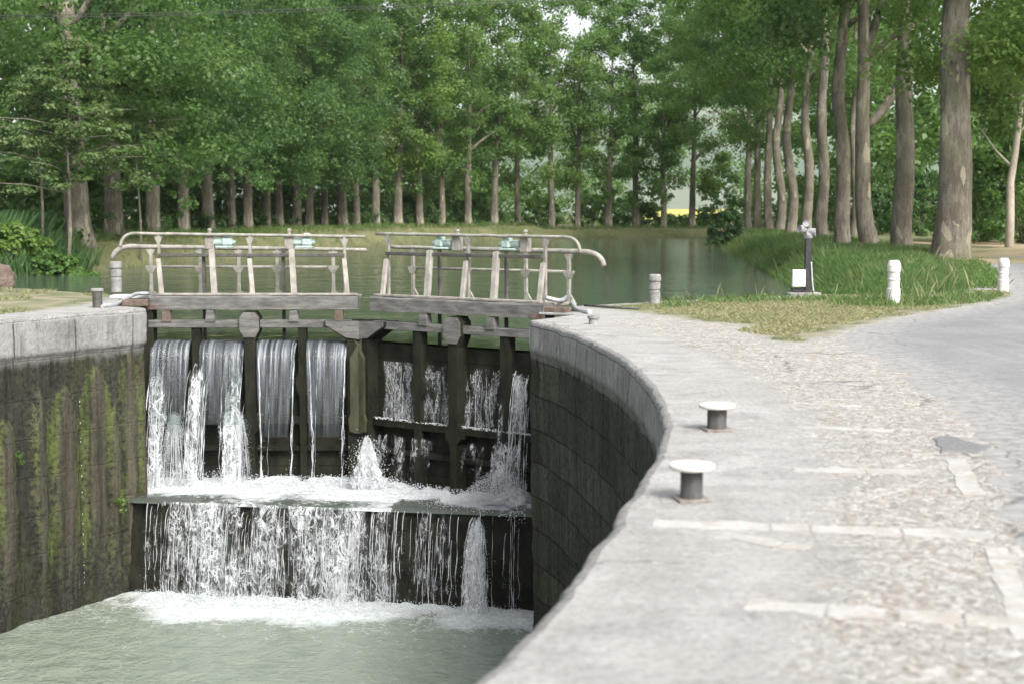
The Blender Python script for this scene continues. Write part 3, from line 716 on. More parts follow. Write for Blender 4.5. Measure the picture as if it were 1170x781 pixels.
def build_leaf(lf, cfg, label):
    root = empty('lock_gate', tuple(lf(lf.L / 2, 0, -3.1)))
    tag(root, label, 'lock gate', 'pair of lock gate leaves')
    inv = Matrix.Translation(-root.location)
    def part(mb, name, mt, parent=root):
        o = mb.build(name, mt, parent, inv=inv if parent is root else inv); return o
    Dv, Nv = lf.D, lf.N; L = lf.L
    rot = Matrix((Dv, Nv, Vector((0, 0, 1)))).transposed()
    def bx(mb, u0, u1, v0, v1, z0, z1, bev=.008):
        return mb.box(lf((u0 + u1) / 2, (v0 + v1) / 2, (z0 + z1) / 2), (abs(u1 - u0), abs(v1 - v0), z1 - z0), rot, bev)
    ub, ua = cfg['beam']
    # top beam: a rough baulk built from short lengths so that its edges wander
    mb = MB(); zt, zb = .13, -.115
    nseg = 22; us = np.linspace(ub, ua, nseg + 1); rings = []
    for u in us:
        j = lambda k: .012 * fbm((u * 2.2, k * 7.1, lf.O.x)) + .006 * fbm((u * 9, k * 3.3, 2), 1, 2)
        rings.append([mb.bm.verts.new(lf(u, v + j(a + 2), z + j(a))) for a, (v, z) in enumerate([(-.16, zb + .02), (-.16, zt - .025), (-.13, zt), (.12, zt), (.15, zt - .02), (.15, zb)])])
    for a, b in zip(rings, rings[1:]):
        for k in range(6): mb.bm.faces.new((a[k], a[(k + 1) % 6], b[(k + 1) % 6], b[k]))
    mb.bm.faces.new(rings[0]); mb.bm.faces.new(rings[-1][::-1])
    part(mb, 'top_beam', 'old_wood')
    # deck behind the beam
    mb = MB(); mb_edge = MB()
    for k in range(4): bx(mb, ub + .15 + .02 * k, ua - .05, .17 + k * .2, .355 + k * .2, .06, .105)
    part(mb, 'walkway', 'worn_paint')
    bx(mb_edge, ub + .1, ua - .02, -.10, -.02, zt + .004, zt + .045); part(mb_edge, 'deck_edge', 'worn_paint')
    # second beam and the blocks that hold it
    mb = MB(); bx(mb, cfg['low'][0], cfg['low'][1], -.15, .02, -.405, -.275); part(mb, 'cross_beam', 'old_wood')
    for px, rusty in cfg['blocks']:
        u = lf.u(px, -.1, -.2); mb = MB()
        mb.prism([(u - .06, -.11), (u + .06, -.11), (u + .085, -.30), (u - .085, -.30)], lf, -.175, -.03); part(mb, 'spacer_block', 'rust' if rusty else 'old_wood')
    # planking
    u0, u1 = cfg['panel']
    for k, (za, zz) in enumerate([(-.66, -.90), (-.905, -1.25), (-1.255, -1.6), (-1.605, -1.92), (-2.04, -2.45), (-2.455, -2.8), (-2.805, -3.25)]):
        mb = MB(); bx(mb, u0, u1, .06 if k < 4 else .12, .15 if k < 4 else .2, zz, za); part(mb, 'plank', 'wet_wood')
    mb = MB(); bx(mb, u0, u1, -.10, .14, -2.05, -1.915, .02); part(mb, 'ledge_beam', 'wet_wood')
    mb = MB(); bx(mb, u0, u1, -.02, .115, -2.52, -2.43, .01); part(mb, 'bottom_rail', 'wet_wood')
    # narrow posts
    for px, wd in cfg['posts']:
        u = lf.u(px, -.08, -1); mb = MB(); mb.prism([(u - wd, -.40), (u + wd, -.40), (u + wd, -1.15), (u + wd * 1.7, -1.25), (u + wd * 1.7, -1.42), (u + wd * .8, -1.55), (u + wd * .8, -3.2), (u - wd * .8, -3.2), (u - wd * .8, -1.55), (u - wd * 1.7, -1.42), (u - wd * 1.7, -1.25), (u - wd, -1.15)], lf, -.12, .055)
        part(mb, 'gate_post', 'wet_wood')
    # headed middle post
    u = lf.u(cfg['mid'], -.1, -1); mb = MB()
    mb.prism([(u - .10, -.13), (u + .10, -.13), (u + .17, -.22), (u + .17, -.44), (u + .09, -.62), (u + .09, -1.85), (u + .16, -1.95), (u + .15, -2.1), (u + .06, -2.2), (u + .06, -3.2), (u - .06, -3.2), (u - .06, -2.2), (u - .15, -2.1), (u - .16, -1.95), (u - .09, -1.85), (u - .09, -.62), (u - .17, -.44), (u - .17, -.22)], lf, -.21, .058)
    pm = part(mb, 'middle_post', 'wet_wood')
    mb = MB(); mb.prism([(u - .095, -.14), (u + .095, -.14), (u + .165, -.225), (u + .165, -.435), (u + .095, -.56), (u - .095, -.56), (u - .165, -.435), (u - .165, -.225)], lf, -.235, -.213); part(mb, 'post_head', 'old_wood')
    # mitre post with its flared head and a pointed fender, heel post
    um = cfg['mitre']; sg = 1 if um > lf.L / 2 else -1
    mb = MB(); mb.prism([(um + .02, -.28), (um - .62, -.28), (um - .62, -.36), (um - .24, -.60), (um - .24, -3.2), (um + .02, -3.2)], lf, -.20, .17); part(mb, 'mitre_post', 'wet_wood')
    mb = MB(); mb.prism([(um + .016, -.285), (um - .60, -.285), (um - .60, -.355), (um - .26, -.56), (um + .016, -.60)], lf, -.232, -.202); part(mb, 'mitre_head', 'old_wood')
    mb = MB(); mb.prism([(um + .012, -.58), (um - .05, -.66), (um - .19, -.90), (um - .19, -1.85), (um - .23, -1.95), (um - .2, -2.15), (um + .012, -2.2)], lf, -.27, -.204); part(mb, 'fender', 'moss_wood')
    mb = MB(); bx(mb, cfg['heel'] - .02, cfg['heel'] + .22, -.14, .15, -3.2, -.12); part(mb, 'heel_post', 'wet_wood')
    mb = MB(); bx(mb, cfg['heel'] + .02, cfg['heel'] + .3, -.185, -.165, -.10, -.02); part(mb, 'heel_strap', 'rust')
    # front hand rail (higher) with posts, bar and leaning braces
    vF, vB = .30, .95
    zF, zB = cfg['zF'], cfg['zB']
    f0, f1 = lf.u(cfg['front'][0], vF, zF), lf.u(cfg['front'][1], vF, zF)
    ue = f0 + (f1 - f0) * .08
    tilt = cfg['tilt']
    zr = lambda u, zz: zz - tilt * (u / L)
    pts = arc(lf(f0, vF, zr(f0, zF) - .24), lf(f0 + (f1 - f0) * .005, vF, zr(f0, zF)), lf(f0 + (f1 - f0) * .065, vF, zr(f0, zF)), 8)
    pts += [lf(u, vF, zr(u, zF) + .008 * fbm((u * 3, 1, 2))) for u in np.linspace(ue, f1, 14)]
    mb = MB(); mb.tube(pts, .027, 8); part(mb, 'hand_rail', 'white_paint')
    ups = []
    for px in cfg['fposts']:
        u = lf.u(px, vF, .6); ups.append(u); mb = MB()
        mb.bar(lf(u, vF, .08), lf(u, vF, zr(u, zF) - .02), .05, .05, Dv); mb.prism([(u - .07, zr(u, zF) - .045), (u + .07, zr(u, zF) - .045), (u + .03, zr(u, zF) - .15), (u - .03, zr(u, zF) - .15)], lf, vF - .028, vF + .028); part(mb, 'rail_post', 'worn_paint')
        mb = MB(); u2 = lf.u(px + cfg['lean'], -.06, .13); mb.bar(lf(u2, -.06, .135), lf(u, vF - .06, .74), .08, .055, Dv); part(mb, 'brace', 'worn_paint')
    mb = MB(); bx(mb, min(ups), max(ups), vF - .09, vF - .03, .80 - tilt / 2, .86 - tilt / 2); part(mb, 'rack_bar', 'dark_iron')
    for px in cfg['gear']:
        u = lf.u(px, vF, .6); u2 = lf.u(px + cfg['lean'] * .8, -.04, .13); mb = MB()
        mb.bar(lf(u2, -.05, .135), lf(u, vF - .06, .90), .10, .08, Dv); part(mb, 'gear_post', 'worn_paint')
        mb = MB(); ug = u + cfg['rod']; mb.bar(lf(ug, .34, -1.6), lf(ug, .34, .92), .055, .05, Dv); part(mb, 'lift_rod', 'dark_iron')
        # winding gear: parts of the gate, its pieces one level below
        mb = MB(); gm = u + cfg['gx']; z0 = .925
        bx(mb, gm - .17, gm + .12, .30, .50, z0, z0 + .035); bx(mb, gm - .07, gm + .11, .31, .49, z0 + .03, z0 + .17, .03)
        g = part(mb, 'winding_gear', 'verdigris')
        mb = MB(); mb.lathe([(.055, 0), (.065, .02), (.065, .14), (.05, .16), (.03, .175)], lf(gm - .06, .40, z0 + .105), 14, -Dv); part(mb, 'gear_motor', 'verdigris', g)
        mb = MB(); mb.lathe([(.07, 0), (.078, .015), (.078, .05), (.06, .075), (.03, .085)], lf(gm + .02, .40, z0 + .168), 14); part(mb, 'gear_cover', 'verdigris', g)
        mb = MB(); mb.lathe([(.04, 0), (.04, .05), (.025, .06)], lf(gm + .108, .38, z0 + .10), 12, Dv); part(mb, 'shaft_end', 'verdigris', g)
        mb = MB(); ux = gm + cfg['bxo']; bx(mb, ux - .08, ux + .08, .33, .45, .90, 1.16, .012); part(mb, 'gear_block', 'worn_paint')
        mb = MB(); mb.lathe([(.028, 0), (.028, .05), (.04, .06), (.03, .10)], lf(ux, .39, 1.16), 10); part(mb, 'block_knob', 'white_paint')
    # back hand rail (lower, wider) with its curved end, posts, mid rail and gussets
    b0, b1 = lf.u(cfg['back'][0], vB, zB), lf.u(cfg['back'][1], vB, zB)
    pts = arc(lf(b0, vB, zr(b0, zB) - .22), lf(b0 + (b1 - b0) * .01, vB, zr(b0, zB)), lf(b0 + (b1 - b0) * .085, vB, zr(b0, zB)), 8) + [lf(u, vB, zr(u, zB) + .008 * fbm((u * 3, 4, 2))) for u in np.linspace(b0 + (b1 - b0) * .1, b1, 14)]
    mb = MB()
    rr = [.045] * 9 + list(np.linspace(.042, .030, 14)); mb.tube(pts, rr, 8); part(mb, 'hand_rail', 'white_paint')
    bu = [lf.u(px, vB, .4) for px in cfg['bposts']]
    for u in bu:
        mb = MB(); zt_ = zr(u, zB); mb.bar(lf(u, vB, .06), lf(u, vB, zt_ - .02), .06, .05, Dv)
        mb.prism([(u - .08, zt_ - .04), (u + .08, zt_ - .04), (u + .03, zt_ - .14), (u - .03, zt_ - .14)], lf, vB - .022, vB + .022)
        mb.prism([(u - .10, .60), (u + .10, .60), (u + .09, .56), (u + .035, .48), (u - .035, .48), (u - .09, .56)], lf, vB - .035, vB - .032 + .06)
        mb.prism([(u - .037, .06), (u - .037, .22), (u + cfg['foot'], .07), (u + cfg['foot'], .06)], lf, vB - .02, vB + .02)
        part(mb, 'rail_post', 'white_paint')
    mb = MB(); mb.tube([lf(min(bu), vB, .585), lf(max(bu), vB, .575)], .025, 8); part(mb, 'mid_rail', 'white_paint')
    return root
leafL = Leaf((-6.28, 24.3), (-2.54, 24.3)); leafR = Leaf((.62, 22.0), (-2.5, 24.3))
LL, LR = leafL.L, leafR.L
cfgL = dict(beam=(leafL.u(172, -.15, .1), leafL.u(409, -.15, .1)), low=(leafL.u(170, -.1, -.3), leafL.u(402, -.1, -.3)), blocks=[(191, 1), (241, 0), (336, 0), (388, 1)],
            panel=(.02, LL - .22), posts=[(225, .075), (346, .07)], mid=287, mitre=LL, heel=.0, front=(137, 417), back=(128, 419), zF=1.17, zB=.93, tilt=.05,
            fposts=[182, 286, 394], lean=3, gear=[243, 334], rod=-.16, gx=.22, bxo=-.28, bposts=[173, 229, 273, 317, 381], foot=.14)
cfgR = dict(beam=(leafR.u(621, -.15, .1), leafR.u(423, -.15, .1)), low=(leafR.u(607, -.1, -.3), leafR.u(428, -.1, -.3)), blocks=[(486, 0), (563, 0)],
            panel=(.02, LR - .22), posts=[(478, .085), (578, .085)], mid=522, mitre=LR, heel=.0, front=(663, 430), back=(690, 443), zF=1.15, zB=.91, tilt=-.02,
            fposts=[623, 535, 444], lean=-7, gear=[570, 494], rod=-.12, gx=-.12, bxo=-.34, bposts=[650, 601, 535, 472], foot=-.14)
build_leaf(leafL, cfgL, 'left leaf of the weathered wooden lock gate, water sheeting over its crest')
build_leaf(leafR, cfgR, 'right leaf of the weathered wooden lock gate, leaking between its planks')

# ------------------------------------------------------------------ falling water
def sheet(name, lf, pa, pb, z0, z1, inset, mt, v0=.9, dens=None, seed=0, nu=26, nz=40, vstart=-.02):
    u0, u1 = lf.u(pa, 0, -.7), lf.u(pb, 0, -.7); V, U, DN = [], [], []
    for i in range(nu):
        for j in range(nz):
            t = j / (nz - 1); z = z0 + (z1 - z0) * t; fall = max(0, z0 - z); tt = math.sqrt(2 * fall / 9.8)
            a = i / (nu - 1); sh = inset * t; u = u0 + (u1 - u0) * (a * (1 - 2 * sh) + sh)
            v = vstart - v0 * tt + .012 * mnoise.noise(Vector((u * 8, z * 1.2, seed)))
            if j == 0: v = .12
            V.append(lf(u, v, z + (.0 if j else .01))); U.append((u, z)); DN.append(dens(a, t) if dens else 1)
    me = np_mesh(name, np.array([tuple(v) for v in V]), grid_faces(nu, nz), True); set_uv(me, U); set_attr(me, 'dens', DN)
    return tag(link(name, me, mt), kind='structure')
def sd_(a, t): return max(0, min(1, (1.12 - t * .95)) * (1.0 if .02 < a < .98 else .6))
for pa, pb, ins, z1 in [(174, 219, .04, -2.0), (230, 281, .05, -2.0), (294, 340, .16, -2.2), (351, 398, .12, -2.2)]:
    sheet('falling_water', leafL, pa, pb, -.635, z1, ins, 'sheet', dens=sd_, seed=pa)

class Spray:                         # strands and drops gathered in one countless mass
    def __init__(s, seed=1): s.V, s.F, s.r = [], [], random.Random(seed)
    def tube(s, pts, rad, n=4):
        b = len(s.V)
        for p, r in zip(pts, rad):
            for k in range(n):
                a = 2 * PI * k / n + .4; s.V.append((p[0] + r * math.cos(a), p[1] + r * math.sin(a), p[2]))
        for i in range(len(pts) - 1):
            for k in range(n):
                s.F.append((b + i * n + k, b + i * n + (k + 1) % n, b + (i + 1) * n + (k + 1) % n, b + (i + 1) * n + k))
    def drop(s, p, r, st=1.0):
        b = len(s.V); x, y, z = p
        for d in [(0, 0, -st), (1, 0, 0), (0, 1, 0), (-1, 0, 0), (0, -1, 0), (0, 0, st)]: s.V.append((x + d[0] * r, y + d[1] * r, z + d[2] * r))
        for k in range(4):
            s.F.append((b, b + 1 + (k + 1) % 4, b + 1 + k, b + 1 + k)); s.F.append((b + 5, b + 1 + k, b + 1 + (k + 1) % 4, b + 1 + (k + 1) % 4))
    def strand(s, fn, z0, z1, r, brk=.5, n=22):
        """fn(z, fall) -> plan point; the strand thins, wavers and breaks into drops"""
        sd = s.r.random() * 90; pts, rad = [], []
        for j in range(n):
            t = j / (n - 1); z = z0 + (z1 - z0) * t; p = fn(z, z0 - z); wv = .05 * t
            p = (p[0] + wv * mnoise.noise(Vector((z * 3, sd, 0))), p[1] + wv * mnoise.noise(Vector((z * 3, sd, 5))), z)
            k = 1 + .75 * mnoise.noise(Vector((z * 7, sd, 9))) + .5 * mnoise.noise(Vector((z * 19, sd, 3)))
            rr = r * max(0.0, .55 + 1.5 * mnoise.noise(Vector((z * 4.5, sd, 9))) + .7 * mnoise.noise(Vector((z * 17, sd, 3))))
            pts.append(p); rad.append(rr)
            if s.r.random() < brk * t:
                for _ in range(2): s.drop((p[0] + s.r.gauss(0, .025), p[1] + s.r.gauss(0, .025), z + s.r.uniform(-.04, .04)), r * s.r.uniform(.3, .9), s.r.uniform(1, 2.2))
        s.tube(pts, rad)
    def build(s, name, mt='white_water'):
        F = np.array(s.F); tri = F[:, 2] == F[:, 3]
        me = bpy.data.meshes.new(name); me.from_pydata(s.V, [], [tuple(f[:3]) if t else tuple(f) for f, t in zip(s.F, tri)]); me.update()
        me.polygons.foreach_set('use_smooth', np.ones(len(me.polygons), bool))
        return tag(link(name, me, mt), kind='stuff')
def leaf_fn(lf, u, v0, vs=-.03, du=0):
    def f(z, fall):
        tt = math.sqrt(max(0, 2 * fall / 9.8)); p = lf(u + du * tt, vs - v0 * tt, z); return (p.x, p.y)
    return f
sp = Spray(4); rd = random.Random(11)
def many(lf, pa, pb, n, z0, z1, r, v0=(.5, 1.1), brk=.5, jz=.0, vs=-.03):
    for _ in range(n):
        px = rd.uniform(pa, pb); u = lf.u(px, -.1, -1.2); za = z0 - rd.random() * jz
        sp.strand(leaf_fn(lf, u, rd.uniform(*v0), vs, rd.uniform(-.06, .06)), za, z1, r * rd.uniform(.5, 1.4), brk)
# left bays: lace-like broken water, thin strands and edge threads on the smooth sheets
def lace(lf, pa, pb, z0, z1, dens, v0, vs=-.04, mt='veil', seed=0, nu=40, nz=40, spread=0):
    ek = 4 if mt == 'leak' or seed >= 24 else 1
    if mt == 'leak': pa, pb = pa - 2, pb + 2
    u0, u1 = lf.u(pa, 0, -.7), lf.u(pb, 0, -.7); V, U, DN = [], [], []
    for i in range(nu):
        a = i / (nu - 1); edge = min(1, ek * (3.2 + 2.5 * mnoise.noise(Vector((seed, a * 2, 0)))) * min(a, 1 - a))
        for j in range(nz):
            t = j / (nz - 1); z = z0 + (z1 - z0) * t; tt = math.sqrt(2 * (z0 - z) / 9.8); u = u0 + (u1 - u0) * a + spread * (a - .5) * tt
            V.append(lf(u, vs - v0 * tt + .05 * mnoise.noise(Vector((u * 5, z * 1.6, seed))), z)); U.append((u + seed * 3.7, z * 1.0 + seed * 5.1))
            DN.append(dens(a, t) - .5 * (1 - edge) - (.1 if mt == 'leak' else .5) * max(0, 1 - t * (7 + 5 * mnoise.noise(Vector((a * 6, seed, 0))))) + .12 * mnoise.noise(Vector((a * 5, t * 2, seed))))
    me = np_mesh('falling_water', np.array([tuple(v) for v in V]), grid_faces(nu, nz), True); set_uv(me, U); set_attr(me, 'dens', DN)
    return tag(link('falling_water', me, mt), kind='structure')
for k in range(2):
    lace(leafL, 172, 199, -.95, -3.05, lambda a, t: 1.02 + .1 * t, .9 + .3 * k, -.05, 'veil', 1 + k)
    lace(leafL, 190, 224, -1.5, -3.05, lambda a, t: .84 + .2 * t, .6 + .4 * k, -.05, 'veil', 3 + k)
    lace(leafL, 217, 246, -.85, -3.05, lambda a, t: 1.04 + .06 * t, 1.0 + .3 * k, -.15, 'veil', 5 + k)
    lace(leafL, 244, 284, -1.2, -3.05, lambda a, t: .72 + .2 * t + .2 * (a > .4), .8 + .3 * k, -.05, 'veil', 7 + k)
    lace(leafL, 262, 283, -.75, -3.05, lambda a, t: .90 + .1 * t, .9 + .3 * k, -.05, 'veil', 9 + k)
lace(leafR, 438, 474, -.95, -1.93, lambda a, t: 1.1, .05, -.005, 'leak', 21); lace(leafR, 484, 514, -.95, -1.93, lambda a, t: 1.0, .05, -.005, 'leak', 22)
lace(leafR, 532, 573, -.95, -1.93, lambda a, t: 1.0, .05, -.005, 'leak', 23); lace(leafR, 584, 606, -.9, -1.93, lambda a, t: 1.12, .1, -.02, 'veil', 24)
lace(leafR, 436, 474, -2.05, -3.05, lambda a, t: .98, .3, -.12, 'veil', 25); lace(leafR, 474, 512, -2.05, -3.05, lambda a, t: .86, .3, -.12, 'veil', 28)
lace(leafR, 532, 562, -2.05, -3.05, lambda a, t: .98, .3, -.12, 'veil', 26)
lace(leafR, 570, 606, -2.0, -3.05, lambda a, t: 1.1, .5, -.12, 'veil', 27); lace(leafR, 580, 606, -1.2, -3.05, lambda a, t: 1.0, .5, -.12, 'veil', 29)
many(leafL, 174, 196, 18, -.9, -3.0, .006, (.8, 1.5), .9, .9); many(leafL, 172, 222, 16, -1.2, -3.0, .005, (.5, 1.3), .9, .9)
many(leafL, 218, 240, 16, -.85, -3.0, .006, (.9, 1.5), .9, .9, -.14); many(leafL, 258, 281, 14, -.75, -3.0, .005, (.8, 1.3), .9, 1.2)
for px, w_ in [(294.5, -.08), (339, .01), (352, -.08), (397, .02), (313, 0), (366, 0)]:
    for k in range(3 if px not in (313, 366) else 1):
        u = leafL.u(px, 0, -.7); inw = (.30 if px < 310 else .28 if 345 < px < 360 else -.05 if px < 345 else -.08)
        sp.strand(leaf_fn(leafL, u + rd.uniform(-.01, .01), .9, -.03, inw * .75), -.66, -3.02, .0065 if px not in (313, 366) else .003, .6, 40)
many(leafR, 440, 474, 8, -.95, -2.0, .003, (.05, .2), .6, .5); many(leafR, 534, 572, 6, -.95, -2.0, .003, (.05, .2), .6, .5)
many(leafR, 585, 603, 16, -.9, -3.0, .005, (.1, .5), .9, .6)
# water leaping off the ledge (arches of spray in the left bays)
for uc, wd in [(leafL.u(197, -.3, -2), .20), (leafL.u(272, -.3, -2), .16)]:
    for k in range(60):
        a = rd.uniform(-1, 1); vx = a * rd.uniform(.3, 1.0) * wd * 3.2; vz = rd.uniform(.6, 1.5) * (1.1 - abs(a) * .4); vo = -rd.uniform(.2, .8); pts, rad = [], []
        for j in range(14):
            t = j / 13 * (vz / 9.8 + math.sqrt((vz / 9.8) ** 2 + 2 * 1.0 / 9.8)); z = -1.98 + vz * t - 4.9 * t * t; p = leafL(uc + vx * t, -.12 + vo * t, max(z, -3.05)); pts.append(tuple(p)); rad.append(.005 * max(0, .3 + 1.8 * mnoise.noise(Vector((t * 20, k, 0)))))
            for _ in range(4): sp.drop((p.x + rd.gauss(0, .04), p.y + rd.gauss(0, .04), p.z + rd.gauss(0, .04)), rd.uniform(.002, .007))
        sp.tube(pts, rad)
# water running along the right ledge
for k in range(360):
    u = rd.uniform(.05, LR - .3); px = u
    p = leafR(u, -.10 + rd.uniform(-.03, .02), -1.91 + rd.uniform(-.012, .02)); sp.drop((p.x, p.y, p.z), rd.uniform(.006, .02), .6)
sp.build('falling_water')

# spout, splash, foam edge
sp = Spray(9)
def blob_foam(c, rx, ry, h, n, rmin, rmax, power=1.0):
    for _ in range(n):
        a = rd.uniform(0, 2 * PI); t = rd.random() ** power; rr = math.sqrt(rd.random()) * (1 - t * .8)
        sp.drop((c.x + math.cos(a) * rx * rr, c.y + math.sin(a) * ry * rr, c.z + h * t), rd.uniform(rmin, rmax), rd.uniform(.8, 1.5))
spout = At(420, 552, 23.45)
def mound(c, rx, ry, h, seed, pw=1.3, nz=26, na=40):
    V = []
    for j in range(nz):
        t = j / (nz - 1); k = max(0, 1 - t ** pw) * (.72 + .28 * (1 - t))
        for i in range(na):
            a = 2 * PI * i / na; d = 1 + .75 * fbm((math.cos(a) * 1.5 + seed, math.sin(a) * 1.5, t * h * 5), 1.8, 5) + .7 * fbm((math.cos(a) * 4 + seed, math.sin(a) * 4, t * h * 11), 1.5, 3)
            V.append((c.x + math.cos(a) * rx * k * d, c.y + math.sin(a) * ry * k * d, c.z - .04 + (h + .04) * t * (1 + .12 * mnoise.noise(Vector((a * 2, seed, t))))))
    i = np.arange(nz * na).reshape(nz, na); i2 = np.roll(i, -1, 1); F = np.stack([i[:-1], i2[:-1], i2[1:], i[1:]], -1).reshape(-1, 4)
    tag(link('foam', np_mesh('foam', np.array(V), F, True), 'thick_foam'), kind='stuff')
for k, (dx, hh_, rr_) in enumerate([(-.03, .80, .075), (.05, .72, .085), (-.085, .66, .08), (.10, .60, .085), (.02, .66, .105), (-.14, .40, .075), (.16, .34, .08), (.22, .16, .08), (-.2, .16, .07)]):
    mound(spout + Vector((dx, .05 * math.sin(k * 2.1), -.16)), rr_, rr_ * .9, hh_ + .12, 3 + k * 1.7, 7); mound(At(590, 577, 22.1), .45, .3, .30, 8, 1.6); mound(At(545, 574, 22.4), .5, .25, .12, 11)
for k in range(2200):                # the plume: dense ragged core, drops thrown to the sides
    t = rd.random() ** .8; lobe = .05 * mnoise.noise(Vector((t * 5, 1, 0))); wdt = .085 + .05 * (1 - t) + .05 * mnoise.noise(Vector((t * 7, 4, 0)))
    a = rd.gauss(0, 1); top = .80 - .25 * abs(a) * rd.random(); sp.drop((spout.x + lobe + a * wdt, spout.y + rd.gauss(0, .09), spout.z + top * t), rd.uniform(.002, .009), rd.uniform(.8, 1.7))
for k in range(500):
    a = rd.gauss(0, .22); sp.drop((spout.x + a, spout.y + rd.gauss(0, .15), spout.z + abs(rd.gauss(0, .35)) * math.exp(-abs(a) * 2)), rd.uniform(.002, .007), 1.4)
blob_foam(spout, .50, .3, .20, 1600, .003, .012)
c = At(560, 575, 21.95)
for k in range(10000):                # burst of spray in front of the right leaf
    a = rd.gauss(0, .5); px = 560 + a * 52
    if px > 602: px = 602 - rd.random() * 30
    hmax = .48 * math.exp(-((px - 572) / 38) ** 2) + .1
    q = At(px, 580, 22.0 + rd.uniform(-.12, .35)); z = Z_SILL + .03 + hmax * rd.random() ** 1.5
    sp.drop((q.x, q.y, z), rd.uniform(.0015, .0065), rd.uniform(.8, 2.0))
for k in range(9000):                # low boil along the foot of the gates
    px = rd.uniform(165, 600); back = 24.15 if px < 415 else 24.15 - (px - 415) * .0115
    f = 1.0 if px < 300 else .7; y = back - abs(rd.gauss(0, .45)); p = At(px, 556, y); h = (.20 + .15 * mnoise.noise(Vector((px * .05, 3, 0)))) * f
    sp.drop((p.x, p.y, Z_SILL + .04 + max(.02, h) * rd.random() ** 2), rd.uniform(.003, .012), rd.uniform(.6, 1.2))
sp.build('foam')

# the big cascade over the sill
def sill_dens(px):
    base = [(148, .5), (160, .72), (178, .88), (192, .92), (205, 1.0), (232, 1.05), (275, 1.1), (290, .98), (320, 1.08), (335, .95), (360, 1.06), (400, 1.14), (430, 1.02), (446, 1.06), (453, .95), (470, .86), (490, .94), (508, .9), (522, .78), (533, .6), (600, .62)]
    for (a, b), (c_, d) in zip(base, base[1:]):
        if a <= px <= c_: return b + (d - b) * (px - a) / (c_ - a)
    return .2
SL = (sillR - sillL).length
for layer in range(2):
    nu, nz = 200, 46; V, U, DN = [], [], []
    for i in range(nu):
        px = 148 + (600 - 148) * i / (nu - 1); e = sillL.lerp(sillR, i / (nu - 1)).to_2d()
        v0 = .25 + .22 * layer + .25 * mnoise.noise(Vector((px * .06, layer * 9, 0)))
        for j in range(nz):
            t = j / (nz - 1); z = Z_SILL + .03 + (Z_LOW - Z_SILL - .03) * t; fall = t * 1.5; tt = math.sqrt(2 * fall / 9.8)
            o = .075 + max(.12, v0) * tt + .03 * mnoise.noise(Vector((px * .12, z * 1.5, layer))); p = e + snor * o; V.append((p.x, p.y, z)); U.append((px / 68. + layer * 3.3, z + layer * 7)); DN.append(sill_dens(px) * (1.02 - .03 * layer) - .07 + .05 * mnoise.noise(Vector((px * .03, layer, 2))) + .03 * t)
    me = np_mesh('cascade', np.array(V), grid_faces(nu, nz), True); set_uv(me, U); set_attr(me, 'dens', DN)
    tag(link('cascade', me, 'veil'), kind='structure')
sp = Spray(21)
def sfn(px, v0):
    e = sillL.lerp(sillR, (px - 148) / 452).to_2d()
    def f(z, fall): p = e + snor * (.08 + v0 * math.sqrt(max(0, 2 * fall / 9.8))); return (p.x, p.y)
    return f
for k in range(520):
    px = rd.uniform(152, 598)
    if rd.random() > max(.03, (sill_dens(px) - .6) / 1.0): continue
    z0 = Z_SILL + .02 - rd.random() ** 2 * .7; sp.strand(sfn(px, rd.uniform(.2, .75)), z0, max(Z_LOW, z0 - rd.uniform(.5, 1.6)), rd.uniform(.0025, .006), .9, 20)
for px in (172, 172.5, 190, 588, 590, 566, 586):
    sp.strand(sfn(px, .3), Z_SILL, Z_LOW, .0045, .9, 26)
# single wide fall near the right wall
V, U, DN = [], [], []
for layer in range(2):
    for i in range(30):
        a = i / 14.5 - 1
        for j in range(40):
            t = j / 39; fall = 1.48 * t; tt = math.sqrt(2 * fall / 9.8); e = sillL.lerp(sillR, (548.5 + 5.5 * a - 148) / 452).to_2d()
            p = e + snor * (.1 + (.35 + .25 * layer) * tt + .05 * mnoise.noise(Vector((a * 2, t * 4, layer)))) + sdir * a * .26 * tt * (1 + .25 * mnoise.noise(Vector((a, t * 5, 4 + layer))))
            V.append((p.x, p.y, Z_SILL - .02 - fall)); U.append((a * .22 + layer * 3.1 + 40, fall)); DN.append(1.22 - .45 * abs(a) ** 3 - .3 * max(0, 1 - t * 6))
fa = grid_faces(30, 40); me = np_mesh('cascade', np.array(V), np.vstack([fa, fa + 1200]), True); set_uv(me, U); set_attr(me, 'dens', DN); tag(link('cascade', me, 'veil'), kind='structure')
for k in range(110):
    a = rd.uniform(-1, 1); e0 = 548.5 + 5 * a; d = a * .25
    e = sillL.lerp(sillR, (e0 - 148) / 452).to_2d(); v0 = rd.uniform(.3, .7)
    def f(z, fall, e=e, d=d, v0=v0):
        tt = math.sqrt(max(0, 2 * fall / 9.8)); p = e + snor * (.08 + v0 * tt) + sdir * d * tt * 1.3; return (p.x, p.y)
    z0 = Z_SILL - .03 - rd.random() * .9; sp.strand(f, z0, max(Z_LOW, z0 - rd.uniform(.2, 1.2)), rd.uniform(.003, .009), 1.2, 18)
# foam thrown up where the cascade lands
for k in range(9000):
    px = rd.uniform(165, 600); dd = sill_dens(px)
    if rd.random() > dd - .15: continue
    e = sillL.lerp(sillR, (px - 148) / 452).to_2d() + snor * (.3 + abs(rd.gauss(0, .28)))
    sp.drop((e.x, e.y, Z_LOW + .02 + .14 * rd.random() ** 2), rd.uniform(.003, .011), rd.uniform(.5, 1.1))
